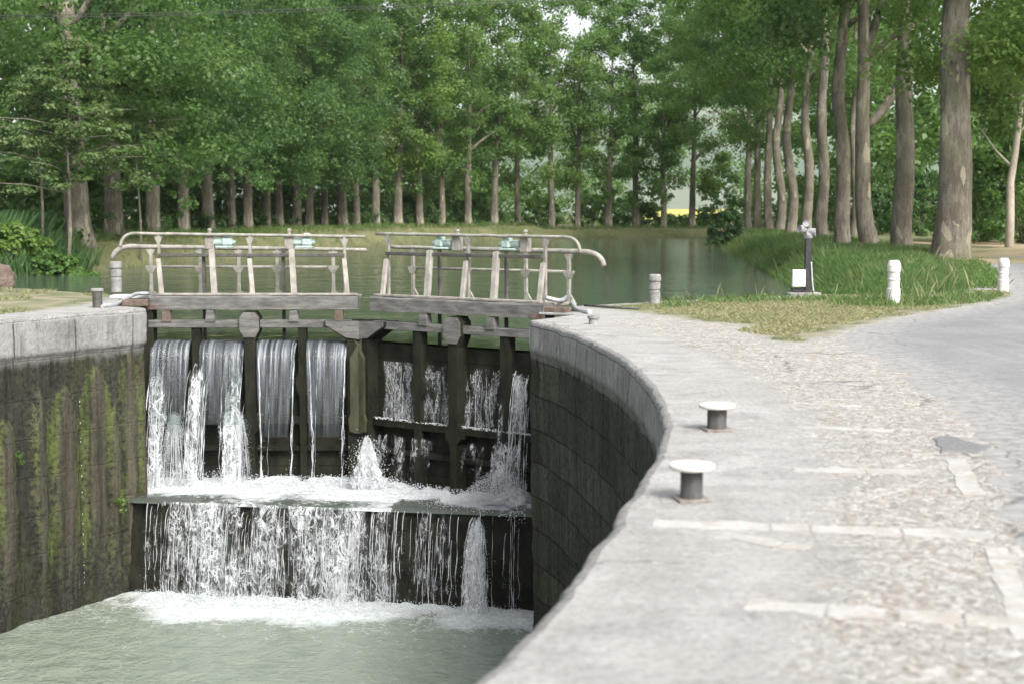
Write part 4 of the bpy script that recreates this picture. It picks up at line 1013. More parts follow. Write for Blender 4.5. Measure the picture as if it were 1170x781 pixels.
# scattered bubbles and the drips down the left wall
for z in sorted(rd.uniform(-4.3, -.9) for _ in range(18)):
    p = lm[0].lerp(lm[0], 0)
    ss = s_of(76) ; acc = 0
    for i in range(1, len(lm)):
        acc += (lm[i] - lm[i - 1]).length
        if acc >= ss: p = lm[i]; break
    sp.drop((p.x + .16, p.y - .02, z), rd.uniform(.004, .009), 2.2)
sp.build('cascade')

# ------------------------------------------------------------------ foliage
def leaf_cloud(centres, radii, counts, size, seed, flat=.5, squash=.7, shell=.35):
    r = np.random.default_rng(seed); C = np.repeat(np.asarray(centres, float), counts, 0); Rd = np.repeat(np.asarray(radii, float), counts)
    n = len(C); d = r.normal(size=(n, 3)); d /= np.linalg.norm(d, axis=1)[:, None]
    q = (shell + (1 - shell) * r.random(n)) * Rd; pos = C + d * q[:, None] * np.array([1, 1, squash])
    nrm = d * .9 + r.normal(size=(n, 3)) * .55 + np.array([0, 0, flat]); nrm /= np.linalg.norm(nrm, axis=1)[:, None]
    ax = np.cross(nrm, r.normal(size=(n, 3))); ax /= np.linalg.norm(ax, axis=1)[:, None]; ax[:, 2] -= .25; ax /= np.linalg.norm(ax, axis=1)[:, None]
    sd = np.cross(nrm, ax); sd /= np.linalg.norm(sd, axis=1)[:, None]
    L = (size * r.uniform(.6, 1.3, n))[:, None]; fold = nrm * L * .10
    V = np.stack([pos - ax * L * .5, pos + sd * L * .42 + fold - ax * L * .08, pos + ax * L * .55, pos - sd * L * .42 + fold - ax * L * .08], 1).reshape(-1, 3)
    return V, np.arange(n * 4).reshape(n, 4)
def crown_mesh(name, seed, z0, z1, rad, n_cl, per, size, low=.0, boughs=0):
    r = random.Random(seed); cen, rd_, cnt = [], [], []
    while len(cen) < n_cl:
        t = r.random(); z = z0 + (z1 - z0) * t
        prof = math.sin(PI * min(1, (t * .93 + .07)) ** .75) ** .6 if t < .97 else .25
        a = r.uniform(0, 2 * PI); q = rad * prof * (r.random() ** .42) * (1 + .18 * math.sin(a * 3 + seed) + .12 * math.sin(a * 5 + z))
        x, y = q * math.cos(a), q * math.sin(a)
        z -= low * (q / rad) * r.random() * (1 - t)
        if mnoise.noise(Vector((x * .33, y * .33, z * .33 + seed * 3))) < -.12: continue
        s = r.choice((.55, .8, 1.1, 1.5, 1.8)) * r.uniform(.85, 1.15) * (1 - .25 * t); cen.append((x, y, z)); rd_.append(s); cnt.append(int(per * s * s * r.uniform(.6, 1.25)))
    for k in range(boughs):          # single low boughs hanging below the crown
        a = r.uniform(0, 2 * PI); q = rad * r.uniform(.55, .95); zz = r.uniform(2.0, 3.6)
        for m_ in range(5): s = r.uniform(.3, .6); cen.append((q * math.cos(a) + r.gauss(0, .5), q * math.sin(a) + r.gauss(0, .5), zz + m_ * .45 + r.gauss(0, .1))); rd_.append(s); cnt.append(int(per * s * s * 1.3))
    V, F = leaf_cloud(cen, rd_, cnt, size, seed, .6, .62, .3)
    return np_mesh(name, V, F), cen
def trunk_mesh(name, seed, rad, hbare, htop, lean=0, fork=False, cen=None, flare=1.35, bend=.16):
    r = random.Random(seed); mb = MB(); pts, rr = [], []
    zs = list(np.concatenate([[-.35, .0, .25, .6, 1.1], np.arange(1.8, htop, .9)])); ph = r.uniform(0, 9)
    for z in zs:
        k = z / htop; pts.append(Vector((lean * z + bend * mnoise.noise(Vector((z * .22, ph, 0))) * min(1, z), bend * mnoise.noise(Vector((z * .22, ph, 7))) * min(1, max(z, 0)), z)))
        fl = 1 + (flare - 1) * math.exp(-max(z, 0) / .45); rr.append(rad * fl * (1 - .32 * min(1, z / hbare)) if z < hbare else rad * .68 * max(.12, 1 - (z - hbare) / (htop - hbare)))
    mb.tube(pts, rr, 14, True, .13, seed)
    def at(z): 
        for a, b, ra, rb in zip(pts, pts[1:], rr, rr[1:]):
            if a.z <= z <= b.z: t = (z - a.z) / (b.z - a.z); return a.lerp(b, t), ra + (rb - ra) * t
        return pts[-1], rr[-1]
    for k in range(9):
        z = hbare * r.uniform(.92, 1.12) + k * (htop - hbare) * .085; p, q = at(min(z, htop - 1)); a = r.uniform(0, 2 * PI); L = r.uniform(2.6, 4.6) * (1 - .4 * k / 9); up = r.uniform(.5, 1.1)
        d = Vector((math.cos(a), math.sin(a), 0)); ps = [p + d * L * t + Vector((0, 0, L * up * t * (1.25 - .45 * t))) + Vector((.3 * mnoise.noise(Vector((t * 3, k, seed))), .3 * mnoise.noise(Vector((t * 3, k, seed + 5))), 0)) * t for t in [i / 6 for i in range(7)]]
        mb.tube(ps, [q * .55 * (1 - .8 * i / 6) for i in range(7)], 7, True, .08, k)
    if fork:
        p, q = at(hbare * .62); d = Vector((1, .15, 0)); ps = [p + d * (1.5 * math.sin(min(t * 2.2, 1.57)) + .5 * t) + Vector((0, 0, 5.2 * t ** 1.3 - .0)) for t in [i / 9 for i in range(10)]]
        mb.tube(ps, [q * .72 * (1 - .45 * i / 9) for i in range(10)], 10, True, .1, 3)
        p, q = at(hbare * .98); ps = [p + Vector((1.15 * t + .2 * math.sin(3 * t), .2, 4.5 * t)) for t in [i / 7 for i in range(8)]]; mb.tube(ps, [q * .8 * (1 - .4 * i / 7) for i in range(8)], 10, True, .1, 4)
    bmesh.ops.recalc_face_normals(mb.bm, faces=mb.bm.faces); me = bpy.data.meshes.new(name); mb.bm.to_mesh(me); mb.bm.free(); return me

def gz(x, y): return float(hfun(np.array([[x, y]]))[0])
ORD = ['first', 'second', 'third', 'fourth', 'fifth', 'sixth', 'seventh', 'eighth', 'ninth', 'tenth', 'eleventh', 'twelfth', 'thirteenth', 'fourteenth', 'fifteenth', 'sixteenth', 'seventeenth', 'eighteenth', 'nineteenth', 'twentieth',
       'twenty-first', 'twenty-second', 'twenty-third', 'twenty-fourth', 'twenty-fifth', 'twenty-sixth', 'twenty-seventh', 'twenty-eighth', 'twenty-ninth', 'thirtieth', 'thirty-first', 'thirty-second']
low_crowns = [crown_mesh('crown', 100 + k, (2.6, 4.6, 3.2, 5.6)[k], 24, (5.8, 5.2, 6.2, 5.0)[k], 165, 165, .18, 2.2, 7)[0] for k in range(4)]
mid_crowns = [crown_mesh('crown', 200 + k, (4.6, 7.6, 6.0, 9.0)[k], 25, 5.0, 125, 125, .235, 2.5, 4)[0] for k in range(4)]
high_crowns = [crown_mesh('crown', 300 + k, 10.0, 26, 6.0, 140, 140, .20, 1.6)[0] for k in range(3)]
near_crown = crown_mesh('crown', 333, 5.9, 24, 5.8, 200, 170, .17, 1.2)[0]
trunks = [trunk_mesh('trunk', 20 + k, .5, 7.0, 20, .02 * (k - 1.5)) for k in range(4)]
def plane_tree(x, y, tr, cr, label, group, rz, s, st, leafm='leaf', sz=1.0):
    root = empty('plane_tree', (x, y, gz(x, y) - .03)); tag(root, label, 'tree', group)
    t = link('trunk', tr, None, root); t.scale = (st, st, 1)
    c = link('crown', cr, None, root); c.rotation_euler = (0, 0, rz); c.scale = (s, s, sz); c.location = (0, 0, .8 * math.sin(rz * 5.3) + .1)
    for me, mt in ((tr, 'bark'), (cr, leafm)):
        if not me.materials: me.materials.append(MT[mt])
    if leafm != 'leaf':
        c.material_slots[0].link = 'OBJECT'; c.material_slots[0].material = MT[leafm]
    return root
left_row = [(91, 58, 32), (130, 65, 24), (176, 72, 19), (210, 79, 16), (239, 85, 16), (265, 90, 10), (284, 93, 13), (305, 98, 11), (320, 102, 11), (339, 105, 12), (354, 108, 12), (371, 112, 10), (392, 113, 14), (407, 118, 10), (430, 120, 11), (455, 122, 12), (480, 126, 10),
            (505, 128, 9), (535, 131, 10), (565, 134, 10), (592, 137, 8), (630, 138, 9), (660, 140, 8), (695, 141, 10), (727, 142, 9), (758, 140, 8), (791, 142, 9)]
for i, (px, Y, wpx) in enumerate(left_row):
    x = xat(px, Y); st = wpx * Y / FPX / 1.12
    if i < 3: look = ['very thick mossy plane trunk nearest on the left bank, beside the leaning saplings', 'stout plane trunk on the left bank, next right of the thickest one', 'third plane trunk from the left, above the left hand rail end'][i]
    else: look = f'{"slim" if wpx < 11 else "sturdy"} plane tree on the far bank, {ORD[i]} trunk from the left of its row'
    cr = (low_crowns if px < 400 else mid_crowns)[(i * 7 + i // 4) % 4]
    plane_tree(x, Y, trunks[i % 4], cr, look, 'plane trees in the row along the left and far bank', i * 2.4, 1.0 if px < 600 else .93, st, 'leaf' if px < 440 else 'leaf_lit', 1.0 if px < 560 else .95)
right_row = [(1087, 45, 41, 'broad plane trunk with a peeling yellow scar, nearest the road bend', 0), (1032, 54.5, 24, 'plane tree with flaking bark standing just left of the broadest trunk', -.004), (996, 58.6, 20, 'forked plane tree whose trunk splits into two upward limbs', -.075),
             (963, 61.5, 18, 'plane tree next left of the forked one, with a bulge halfway up', -.02), (941, 76, 14, 'fifth plane trunk from the road on the right bank, gently curved', -.012), (921, 88, 12, 'sixth plane trunk from the road, straight and slim above the lamp pedestal', .0),
             (904, 93, 12, 'seventh plane trunk from the road, leaning a little left', -.025), (891, 104, 11, 'eighth plane trunk from the road on the right bank', -.02), (880, 114, 10, 'ninth plane trunk from the road on the right bank', -.01),
             (868, 121, 10, 'tenth plane trunk from the road, leaning left over the water', -.03), (857, 133, 9, 'last and farthest plane trunk of the right bank row', -.035), (976, 92, 9, 'thin plane trunk showing in the gap behind the forked tree', -.01)]
for i, (px, Y, wpx, lab, ln) in enumerate(right_row):
    x = xat(px, Y); r0 = wpx * Y / FPX / 2
    tr = trunk_mesh('trunk', 60 + i, r0 * 1.0, 9.5 if not i == 2 else 8.0, 21, ln, i == 2, flare=1.25, bend=.25 if i < 2 else .42)
    pt = plane_tree(x, Y, tr, near_crown if i < 1 else high_crowns[i % 3], lab, 'plane trees in the row along the right bank', i * 1.9 + .5, 1.0, 1.0, 'leaf_lit' if i % 3 != 1 else 'leaf')
    if i > 0: [c for c in pt.children if c.name.startswith('crown')][0].location = (-1.6, 0, .6 * math.sin(i * 2.7) + (1.0 if i in (2, 3) else -1.6 if i == 1 else .3))
# trees beside the camera side of the right row whose boughs hang into the top of the picture
extra = [(20.5, 39, 'plane tree at the right edge beyond the road, boughs hanging into view'), (24.5, 58, 'plane tree on the far side of the road behind the white post')]
for i, (x, y, lab) in enumerate(extra):
    tr = trunk_mesh('trunk', 90 + i, .45, 8, 20, 0); plane_tree(x, y, tr, high_crowns[(i + 1) % 3], lab, 'plane trees in the row along the right bank', i * 2.2, 1.0, 1.0, 'leaf_lit')
# pale leaning tree at the right edge
x = xat(1153, 60); root = empty('pale_tree', (x, 60, 0)); tag(root, 'slender pale-barked tree leaning by the straw-coloured verge at the right edge', 'tree')
mb = MB(); P_ = [(0, 0, -.2), (.02, 0, 1.4), (-.02, 0, 2.8), (.14, 0, 4.0), (.24, 0, 5.2), (.42, 0, 7), (.5, 0, 9), (.6, .2, 11)]
mb.tube([Vector(p) for p in P_], [.20, .17, .15, .14, .13, .11, .09, .05], 10, True, .1, 2)
for z, dx in ((3.4, -1.4), (4.6, 1.1), (6.2, -1.2)): mb.tube([Vector((.1, 0, z)), Vector((.1 + dx * .5, .1, z + .7)), Vector((.1 + dx, .2, z + 1.7))], [.06, .045, .02], 6)
t = mb.build('trunk', 'bark_pale', root)
me, _ = crown_mesh('crown', 411, 5.2, 13, 2.6, 60, 130, .2, .4); link('crown', me, 'leaf_fresh', root)
# small feathery tree in front of the left row
def small_tree(px, Y, H, rad, lab, seed, mt, lean=0, z0=2.4, size=.14, ncl=110, per=190, tr=.085):
    x = xat(px, Y); root = empty('young_tree', (x, Y, gz(x, Y))); tag(root, lab, 'tree')
    mb = MB(); mb.tube([Vector((lean * z + .05 * math.sin(z), 0, z)) for z in np.linspace(-.2, H * .9, 12)], list(np.linspace(tr, .015, 12)), 8)
    r = random.Random(seed)
    for k in range(12):
        z = z0 + (H * .8 - z0) * k / 11; a = r.uniform(0, 6.28); L = rad * r.uniform(.6, 1); mb.tube([Vector((lean * z, 0, z)), Vector((lean * z + L * .5 * math.cos(a), L * .5 * math.sin(a), z + .3)), Vector((lean * z + L * math.cos(a), L * math.sin(a), z + .35))], [.03, .02, .008], 5)
    mb.build('trunk', 'bark', root)
    cen, rr, cnt = [], [], []
    for k in range(ncl):
        t = r.random() ** .8; z = z0 + (H - z0) * t; a = r.uniform(0, 6.28); q = rad * (1 - t * .75) * r.random() ** .5; s = r.uniform(.3, .7); cen.append((lean * z + q * math.cos(a), q * math.sin(a), z)); rr.append(s); cnt.append(int(per * s))
    V, F = leaf_cloud(cen, rr, cnt, size, seed, 1.2, .35, .1); link('crown', np_mesh('crown', V, F), mt, root)
small_tree(77, 53, 8.3, 3.6, 'feathery young tree with a thin leaning trunk by the reeds', 5, 'leaf_shrub', .035, 2.9)
small_tree(48, 54, 6.4, 2.6, 'slim upright sapling between the reeds and the leaning young tree', 6, 'leaf_shrub', 0, 2.6, .13, 60, 170, .07)
small_tree(160, 60, 8.0, 2.8, 'young grey-green tree spreading in front of the third trunk', 8, 'leaf_shrub', -.01, 3.2, .14, 80, 190, .06)

# woods behind the rows: one uncountable mass
cen, rr, cnt = [], [], []
r = random.Random(50)
for k in range(1500):
    px = r.uniform(-120, 560); Y = 62 + max(0, (px - 60)) * .17 + 10 + r.random() ** 1.5 * 45; x = xat(px, Y)
    z = .2 + (r.random() ** 1.6) * 24; s = r.uniform(1.0, 2.1); cen.append((x, Y, z)); rr.append(s); cnt.append(int(50 * s))
V, F = leaf_cloud(cen, rr, cnt, .42, 51, .5, .8, .3)
tag(link('woodland', np_mesh('woodland', V, F), 'leaf_shaded'), kind='stuff')
cen, rr, cnt = [], [], []
for k in range(760):
    px = r.uniform(390, 860); Y = 165 + r.random() * 40; x = xat(px, Y); z = .5 + r.random() ** 1.2 * 24
    if z < 11 and 570 < px < 850 and (r.random() < (.25 if px < 700 else .6) or (z < 4.5 and 728 < px < 826)): continue
    if z > 11 and px > 600 and r.random() < .3: continue
    s = r.uniform(1.2, 2.4); cen.append((x, Y, z)); rr.append(s); cnt.append(int(42 * s))
V, F = leaf_cloud(cen, rr, cnt, .42, 53, .5, .8, .3)
tag(link('woodland', np_mesh('woodland', V, F), 'leaf_lit'), kind='stuff')
cen, rr, cnt = [], [], []
for k in range(900):
    px = r.uniform(860, 1330); Y = 100 + r.random() ** 1.3 * 60 + max(0, 1000 - px) * .25; x = xat(px, Y); z = .3 + r.random() ** 1.3 * 22
    s = r.uniform(1.0, 2.0); cen.append((x, Y, z)); rr.append(s); cnt.append(int(60 * s))
V, F = leaf_cloud(cen, rr, cnt, .42, 52, .5, .8, .3)
tag(link('woodland', np_mesh('woodland', V, F), 'leaf_fresh'), kind='stuff')

# undergrowth at the feet of the left row: one uncountable mass
cen, rr, cnt = [], [], []
for k in range(620):
    px = r.uniform(-60, 640); Y = float(np.interp(px, [q[0] for q in left_row], [q[1] for q in left_row])) + r.uniform(-1.0, 5); x = xat(px, Y)
    if mnoise.noise(Vector((x * .4, Y * .4, 0))) < -.1: continue
    s = r.uniform(.25, .6); cen.append((x, Y, gz(x, Y) + .15 + r.random() ** 2 * 1.1)); rr.append(s); cnt.append(int(90 * s))
V, F = leaf_cloud(cen, rr, cnt, .2, 55, .5, .7, .2)
tag(link('undergrowth', np_mesh('undergrowth', V, F), 'leaf_shaded'), kind='stuff')
# single bushes
def bush(name, x, y, rx, h, mt, lab, seed, size=.16, n=60, per=150, group=None):
    root = empty(name, (x, y, gz(x, y))); tag(root, lab, 'bush', group); r = random.Random(seed); cen, rr, cnt = [], [], []
    for k in range(n):
        a = r.uniform(0, 6.28); t = r.random(); q = rx * math.sqrt(r.random()) * math.cos(t * 1.2); s = r.uniform(.25, .5) * max(.6, rx * .45); cen.append((q * math.cos(a), q * math.sin(a) * .8, .1 + (h - .2) * t)); rr.append(s); cnt.append(int(per * s))
    V, F = leaf_cloud(cen, rr, cnt, size, seed, .5, .8, .2); o = link('foliage', np_mesh('foliage', V, F), mt, root)
    mb = MB()
    for k in range(5): a = k * 1.26; mb.tube([Vector((.05 * math.cos(a), .05 * math.sin(a), -.1)), Vector((rx * .25 * math.cos(a), rx * .2 * math.sin(a), h * .45)), Vector((rx * .45 * math.cos(a), rx * .4 * math.sin(a), h * .8))], [.035, .025, .01], 5)
    mb.build('stem', 'bark', root)
bush('bush', xat(833, 92), 92, 1.5, 2.1, 'leaf_shaded', 'round dark bush at the far end of the right bank, dipping to the water', 61, .14, 80, 220)
bush('bush', xat(1010, 96), 99, 2.6, 3.2, 'leaf_shaded', 'dark bush deep in the shade behind the two trunks right of the lamp pedestal', 62, .2, 70)
bush('bush', xat(1128, 76), 76, 3.0, 5.2, 'leaf_fresh', 'tall bright bush between the broad trunk and the pale leaning tree', 63, .2, 110)
bush('bush', xat(1186, 70), 72, 3.0, 6.0, 'leaf_fresh', 'bright green bush behind the pale leaning tree at the right edge', 64, .2, 110)
bush('bush', xat(1060, 88), 90, 2.4, 4.2, 'leaf', 'green bush seen between the broad trunk and its left neighbour', 65, .2, 80)
bb = [(470, 128, 3, 'low dark bush among the far trunks left of the right hand rail'), (548, 150, 4.2, 'bright bush between the two slim trunks above the right gate leaf'), (618, 158, 3.5, 'light bush under the gap of sky in the far tree row'),
      (676, 158, 3.6, 'bushy hedge clump in front of the pale hillside'), (712, 160, 3.2, 'leafy bush left of the yellow field'), (738, 150, 2.6, 'low dark bush just left of the yellow field, by the slim trunk'), (772, 152, 1.15, 'low bush in front of the yellow field, left of its dark trunk'), (806, 151, 1.2, 'low bush in front of the yellow field, right of its dark trunk'), (826, 150, 5.5, 'dark tree-like bush right of the yellow field')]
for i, (px, Y, h, lab) in enumerate(bb): bush('bush', xat(px, Y), Y, 2.6 if h < 5 else 3.4, h, ['leaf_shaded', 'leaf_fresh', 'leaf_lit', 'leaf', 'leaf', 'leaf_shaded', 'leaf', 'leaf', 'leaf'][i], lab, 70 + i, .3, 60, 70)
for i, px in enumerate((8, 30, 55, 76, 95, -20)):
    bush('bank_plant', xat(px, 50.5 + (i % 2) * .8), 50.5 + (i % 2) * .8, .95, 1.15 - .05 * i, 'leaf_fresh', ['leafy nettle-like clump at the left picture edge above the water', 'broad-leaved green clump second from the left on the reed bank', 'tallest leafy clump in the middle of the reed bank', 'leafy clump right of the middle of the reed bank', 'low leafy clump at the right end of the reed bank', 'leafy clump just outside the left edge of the reed bank'][i], 90 + i, .17, 45, 220, 'leafy plants on the left reed bank')

# ------------------------------------------------------------------ grasses (uncountable)
def blades(name, pts, h, wd, mt, seed, lean=.3):
    r = np.random.default_rng(seed); n = len(pts); P = np.asarray(pts, float); a = r.uniform(0, 2 * PI, n); H = h * r.uniform(.5, 1.15, n) if not hasattr(h, '__len__') else np.asarray(h) * r.uniform(.6, 1.15, n)
    side = np.stack([np.cos(a), np.sin(a), 0 * a], 1) * (wd * r.uniform(.6, 1.4, n))[:, None]; ln = np.stack([r.normal(size=n), r.normal(size=n), 0 * a], 1) * (H * lean)[:, None]
    up = np.array([0, 0, 1.0]) * H[:, None]
    V = np.stack([P - side, P + side, P + side * .6 + up * .55 + ln * .35, P + up + ln], 1).reshape(-1, 3); F = np.arange(4 * n).reshape(n, 4)
    return tag(link(name, np_mesh(name, V, F), mt), kind='stuff')
def scatter(n, x0, x1, y0, y1, test, seed, persp=True):
    r = np.random.default_rng(seed); x = r.uniform(x0, x1, n); y = (1 / r.uniform(1 / y1, 1 / y0, n)) if persp else r.uniform(y0, y1, n)
    Q = np.stack([x, y], 1); Q = Q[test(Q)]; return np.column_stack([Q, hfun(Q) - .02])
sd_pond = lambda Q: sdist(Q, pond)
rb = lambda Q: (sd_pond(Q) > .05) & (sd_pond(Q) < 5.5) & (Q[:, 0] > 5) & ~inside(Q, [tuple(p) for p in rpoly])
pts = scatter(560000, 5.4, 26, 25.6, 130, rb, 1)
pts = pts[pts[:, 1] > np.interp(pts[:, 0], [5.4, 6.4, 7.4, 9, 11, 14], [27.2, 26.6, 26.4, 27.6, 30.5, 39])]; pts[:, 2] = np.where((pts[:, 1] < 45) & inside(pts[:, :2], [tuple(p) for p in quay_poly]), -.01, pts[:, 2])
pts = pts[(dist(pts[:, :2], rlt) > .55 + .5 * rng.random(len(pts))) | (pts[:, 1] > 48)]
hh = .36 * (.65 + .5 * np.array([mnoise.noise(Vector((a * .5, b * .5, 0))) + .5 for a, b, c in pts])); blades('tall_grass', pts, np.clip(hh * np.clip((pts[:, 1] - 25.4) / 4, .3, 1) * np.clip(dist(pts[:, :2], rlt) / 1.8, .3, 1), .08, 1.1), .0055, 'grass_tall', 2, .3)
ss_ = pts[rng.random(len(pts)) < .006]; blades('seeding_grass', ss_, .5, .006, 'grass_dry', 14, .25)
lb = lambda Q: (sd_pond(Q) > -.1) & (sd_pond(Q) < 3.2) & (Q[:, 1] > 40)
pts = scatter(150000, -45, 45, 44, 142, lb, 3); blades('bank_grass', pts, .16 + .12 * (pts[:, 1] > 80), .018, 'grass_short', 4, .5)
lb2 = lambda Q: (sd_pond(Q) > 2.6) & (sd_pond(Q) < 9) & (Q[:, 1] > 40)
pts = scatter(200000, -45, 60, 50, 145, lb2, 5); pts = pts[(pts[:, 0] < 12) | (pts[:, 1] > 118)]; blades('tall_grass', pts, .45, .014, 'grass_tall', 6, .35)
pts = scatter(9000, -24, -16, 49, 56, lambda Q: (sd_pond(Q) > .1), 7, False); blades('reeds', pts, np.where(pts[:, 0] < -18, 1.35, .7), .022, 'grass_tall', 8, .25)
# verge and turf on the quay
Q = np.stack([rng.uniform(1, 14, 190000), 1 / rng.uniform(1 / 38, 1 / 16, 190000)], 1); tf = turf_f(Q); nz_ = np.array([mnoise.noise(Vector((a * 1.1, b * 1.1, 2))) for a, b in Q])
Q = Q[(tf + nz_ * .55 > .62) & ~inside(Q, [tuple(p) for p in rpoly])]; P_ = np.column_stack([Q, np.full(len(Q), -.005)])
blades('turf', P_, .045, .0045, 'grass_dry', 9, .9)
ed = [tuple(G(x, y).to_2d()) for x, y in [(690, 351), (760, 347), (850, 342), (925, 338), (1010, 348), (1080, 343), (1125, 340)]]
Q = np.stack([rng.uniform(1, 15, 60000), rng.uniform(22, 42, 60000)], 1); Q = Q[(dist(Q, ed) < .9) & (np.array([mnoise.noise(Vector((a * .9, b * .9, 5))) for a, b in Q]) > -.1) & (Q[:, 0] > 2.4) & ~inside(Q, pond) & ~inside(Q, [tuple(p) for p in rpoly])]
blades('verge_grass', np.column_stack([Q, np.full(len(Q), -.005)]), .13, .009, 'grass_tall', 10, .5)
Q2 = Q[rng.random(len(Q)) < .025]; blades('seeding_grass', np.column_stack([Q2, np.zeros(len(Q2))]), .36, .0035, 'grass_dry', 11, .3)
Q3 = np.stack([rng.uniform(6, 17, 40000), rng.uniform(29, 46, 40000)], 1); Q3 = Q3[~inside(Q3, [tuple(p) for p in rpoly]) & ~inside(Q3, pond) & (dist(Q3, rlt) < 2.3)]
blades('verge_grass', np.column_stack([Q3, np.full(len(Q3), -.01)]), .18, .010, 'grass_tall', 12, .5)
Q4 = np.stack([rng.uniform(-20, -6.3, 60000), rng.uniform(20, 30, 60000)], 1); k = np.array([mnoise.noise(Vector((a * .8, b * .8, 5))) for a, b in Q4]); lp = [tuple(p) for p in lquay_poly]
Q4 = Q4[(k > .12) & inside(Q4, lp) & (dist(Q4, [tuple(p) for p in left_line]) > .8)]; blades('turf', np.column_stack([Q4, np.full(len(Q4), -.005)]), .06, .008, 'grass_dry', 13, .7)
# ferns and weeds on the left wall
for k, (px, z, lab) in enumerate([(8, -1.95, 'small pale-leaved weed growing from the mossy left wall'), (124, -3.0, 'tuft of green fern hanging low on the left wall beside the falling water')]):
    ss = s_of(px); acc = 0; p = lm[0]
    for i in range(1, len(lm)):
        acc += (lm[i] - lm[i - 1]).length
        if acc >= ss: p = lm[i]; break
    root = empty('wall_weed', (p.x + .12, p.y - .06, z)); tag(root, lab, 'weed')
    V, F = leaf_cloud([(0, 0, 0), (.05, 0, -.12)], [.09, .06], [18, 9], .06, 40 + k, .3, .9, .2); link('leaves', np_mesh('leaves', V, F), 'leaf_fresh', root)

# ------------------------------------------------------------------ street furniture
def capped_bollard(px, py, cap_r, post_r, h, lab, group):
    p = G(px, py); root = empty('mooring_bollard', tuple(p)); tag(root, lab, 'bollard', group)
    mb = MB(); mb.box((0, 0, .007), (post_r * 2.9, post_r * 2.9, .018), Matrix.Rotation(.15, 3, 'Z'), .004); mb.build('base_plate', 'base_rust', root)
    mb = MB(); mb.lathe([(post_r * 1.05, .012), (post_r, .02), (post_r, h - .04), (post_r * 1.06, h - .02)], n=28); o = mb.build('post', 'bollard_iron', root)
    for f in o.data.polygons: f.use_smooth = abs(f.normal.z) < .5
    mb = MB(); mb.lathe([(cap_r * .86, h - .03), (cap_r * .985, h - .022), (cap_r, h - .012), (cap_r * .98, h - .003), (cap_r * .9, h + .002), (cap_r * .3, h + .004)], n=36); mb.build('cap', 'cap_paint', root)
capped_bollard(790, 571, .122, .059, .195, 'nearer of the two white-capped iron bollards on the quay', 'white-capped mooring bollards')
capped_bollard(819, 491, .128, .068, .185, 'farther of the two white-capped iron bollards on the quay', 'white-capped mooring bollards')
def plain_bollard(loc, r0, h, lab, mt='dark_iron'):
    root = empty('mooring_bollard', tuple(loc)); tag(root, lab, 'bollard')
    mb = MB(); mb.lathe([(r0 * 1.0, -.01), (r0, h - .05)], n=20); mb.build('post', mt, root)
    mb = MB(); mb.lathe([(r0 * 1.1, h - .052), (r0 * 1.28, h - .04), (r0 * 1.28, h - .01), (r0 * 1.1, h)], n=22); mb.build('cap', 'grey_stone', root)
plain_bollard(G(111.5, 351.5), .078, .31, 'rusty iron bollard with a grey cap on the left quay edge')
plain_bollard(G(678, 370.5), .065, .125, 'stubby grey bollard at the gate end of the right quay', 'grey_stone')
def stepped_post(loc, r0, h, lab):
    root = empty('bollard', tuple(loc)); tag(root, lab, 'bollard', 'stepped grey stone bollards')
    mb = MB(); mb.lathe([(r0 * .92, -.02), (r0 * .95, h * .42), (r0 * .82, h * .44), (r0 * .82, h * .50)], n=20); mb.build('shaft', 'grey_stone', root)
    mb = MB(); mb.lathe([(r0 * .95, h * .502), (r0 * .98, h * .70), (r0 * .85, h * .72), (r0 * .85, h * .77)], n=20); mb.build('collar', 'grey_stone', root)
    mb = MB(); mb.lathe([(r0 * 1.0, h * .772), (r0 * 1.05, h * .8), (r0 * 1.05, h * .96), (r0 * .9, h)], n=20); mb.build('head', 'grey_stone', root)
stepped_post(G(133, 332.5), .115, .58, 'grey stepped bollard below the left hand rail end')
stepped_post(G(748, 347.5), .098, .50, 'grey stepped bollard on the right quay at the canal edge')
def white_post(loc, r0, h, lab):
    root = empty('marker_post', tuple(loc)); tag(root, lab, 'marker post', 'white roadside marker posts')
    mb = MB(); mb.lathe([(r0 * 1.02, -.05), (r0 * 1.02, h * .345), (r0 * .96, h * .36)], n=26); mb.build('base', 'white_stone', root)
    mb = MB(); mb.lathe([(r0 * .88, h * .362), (r0 * .88, h * .53), (r0 * .95, h * .545), (r0 * .95, h * .575), (r0 * .88, h * .59), (r0 * .88, h * .735)], n=26); mb.build('shaft', 'white_stone', root)
    mb = MB(); mb.lathe([(r0 * 1.0, h * .737), (r0 * 1.02, h * .75), (r0 * 1.02, h * .88), (r0 * .86, h * .96), (r0 * .66, h)], n=26); mb.build('head', 'white_stone', root)
white_post(G(1020.5, 347), .112, .73, 'nearer white stone marker post in the grass where the road widens')
white_post(G(1146, 333), .106, .65, 'farther white marker post at the right picture edge, on the road bend')
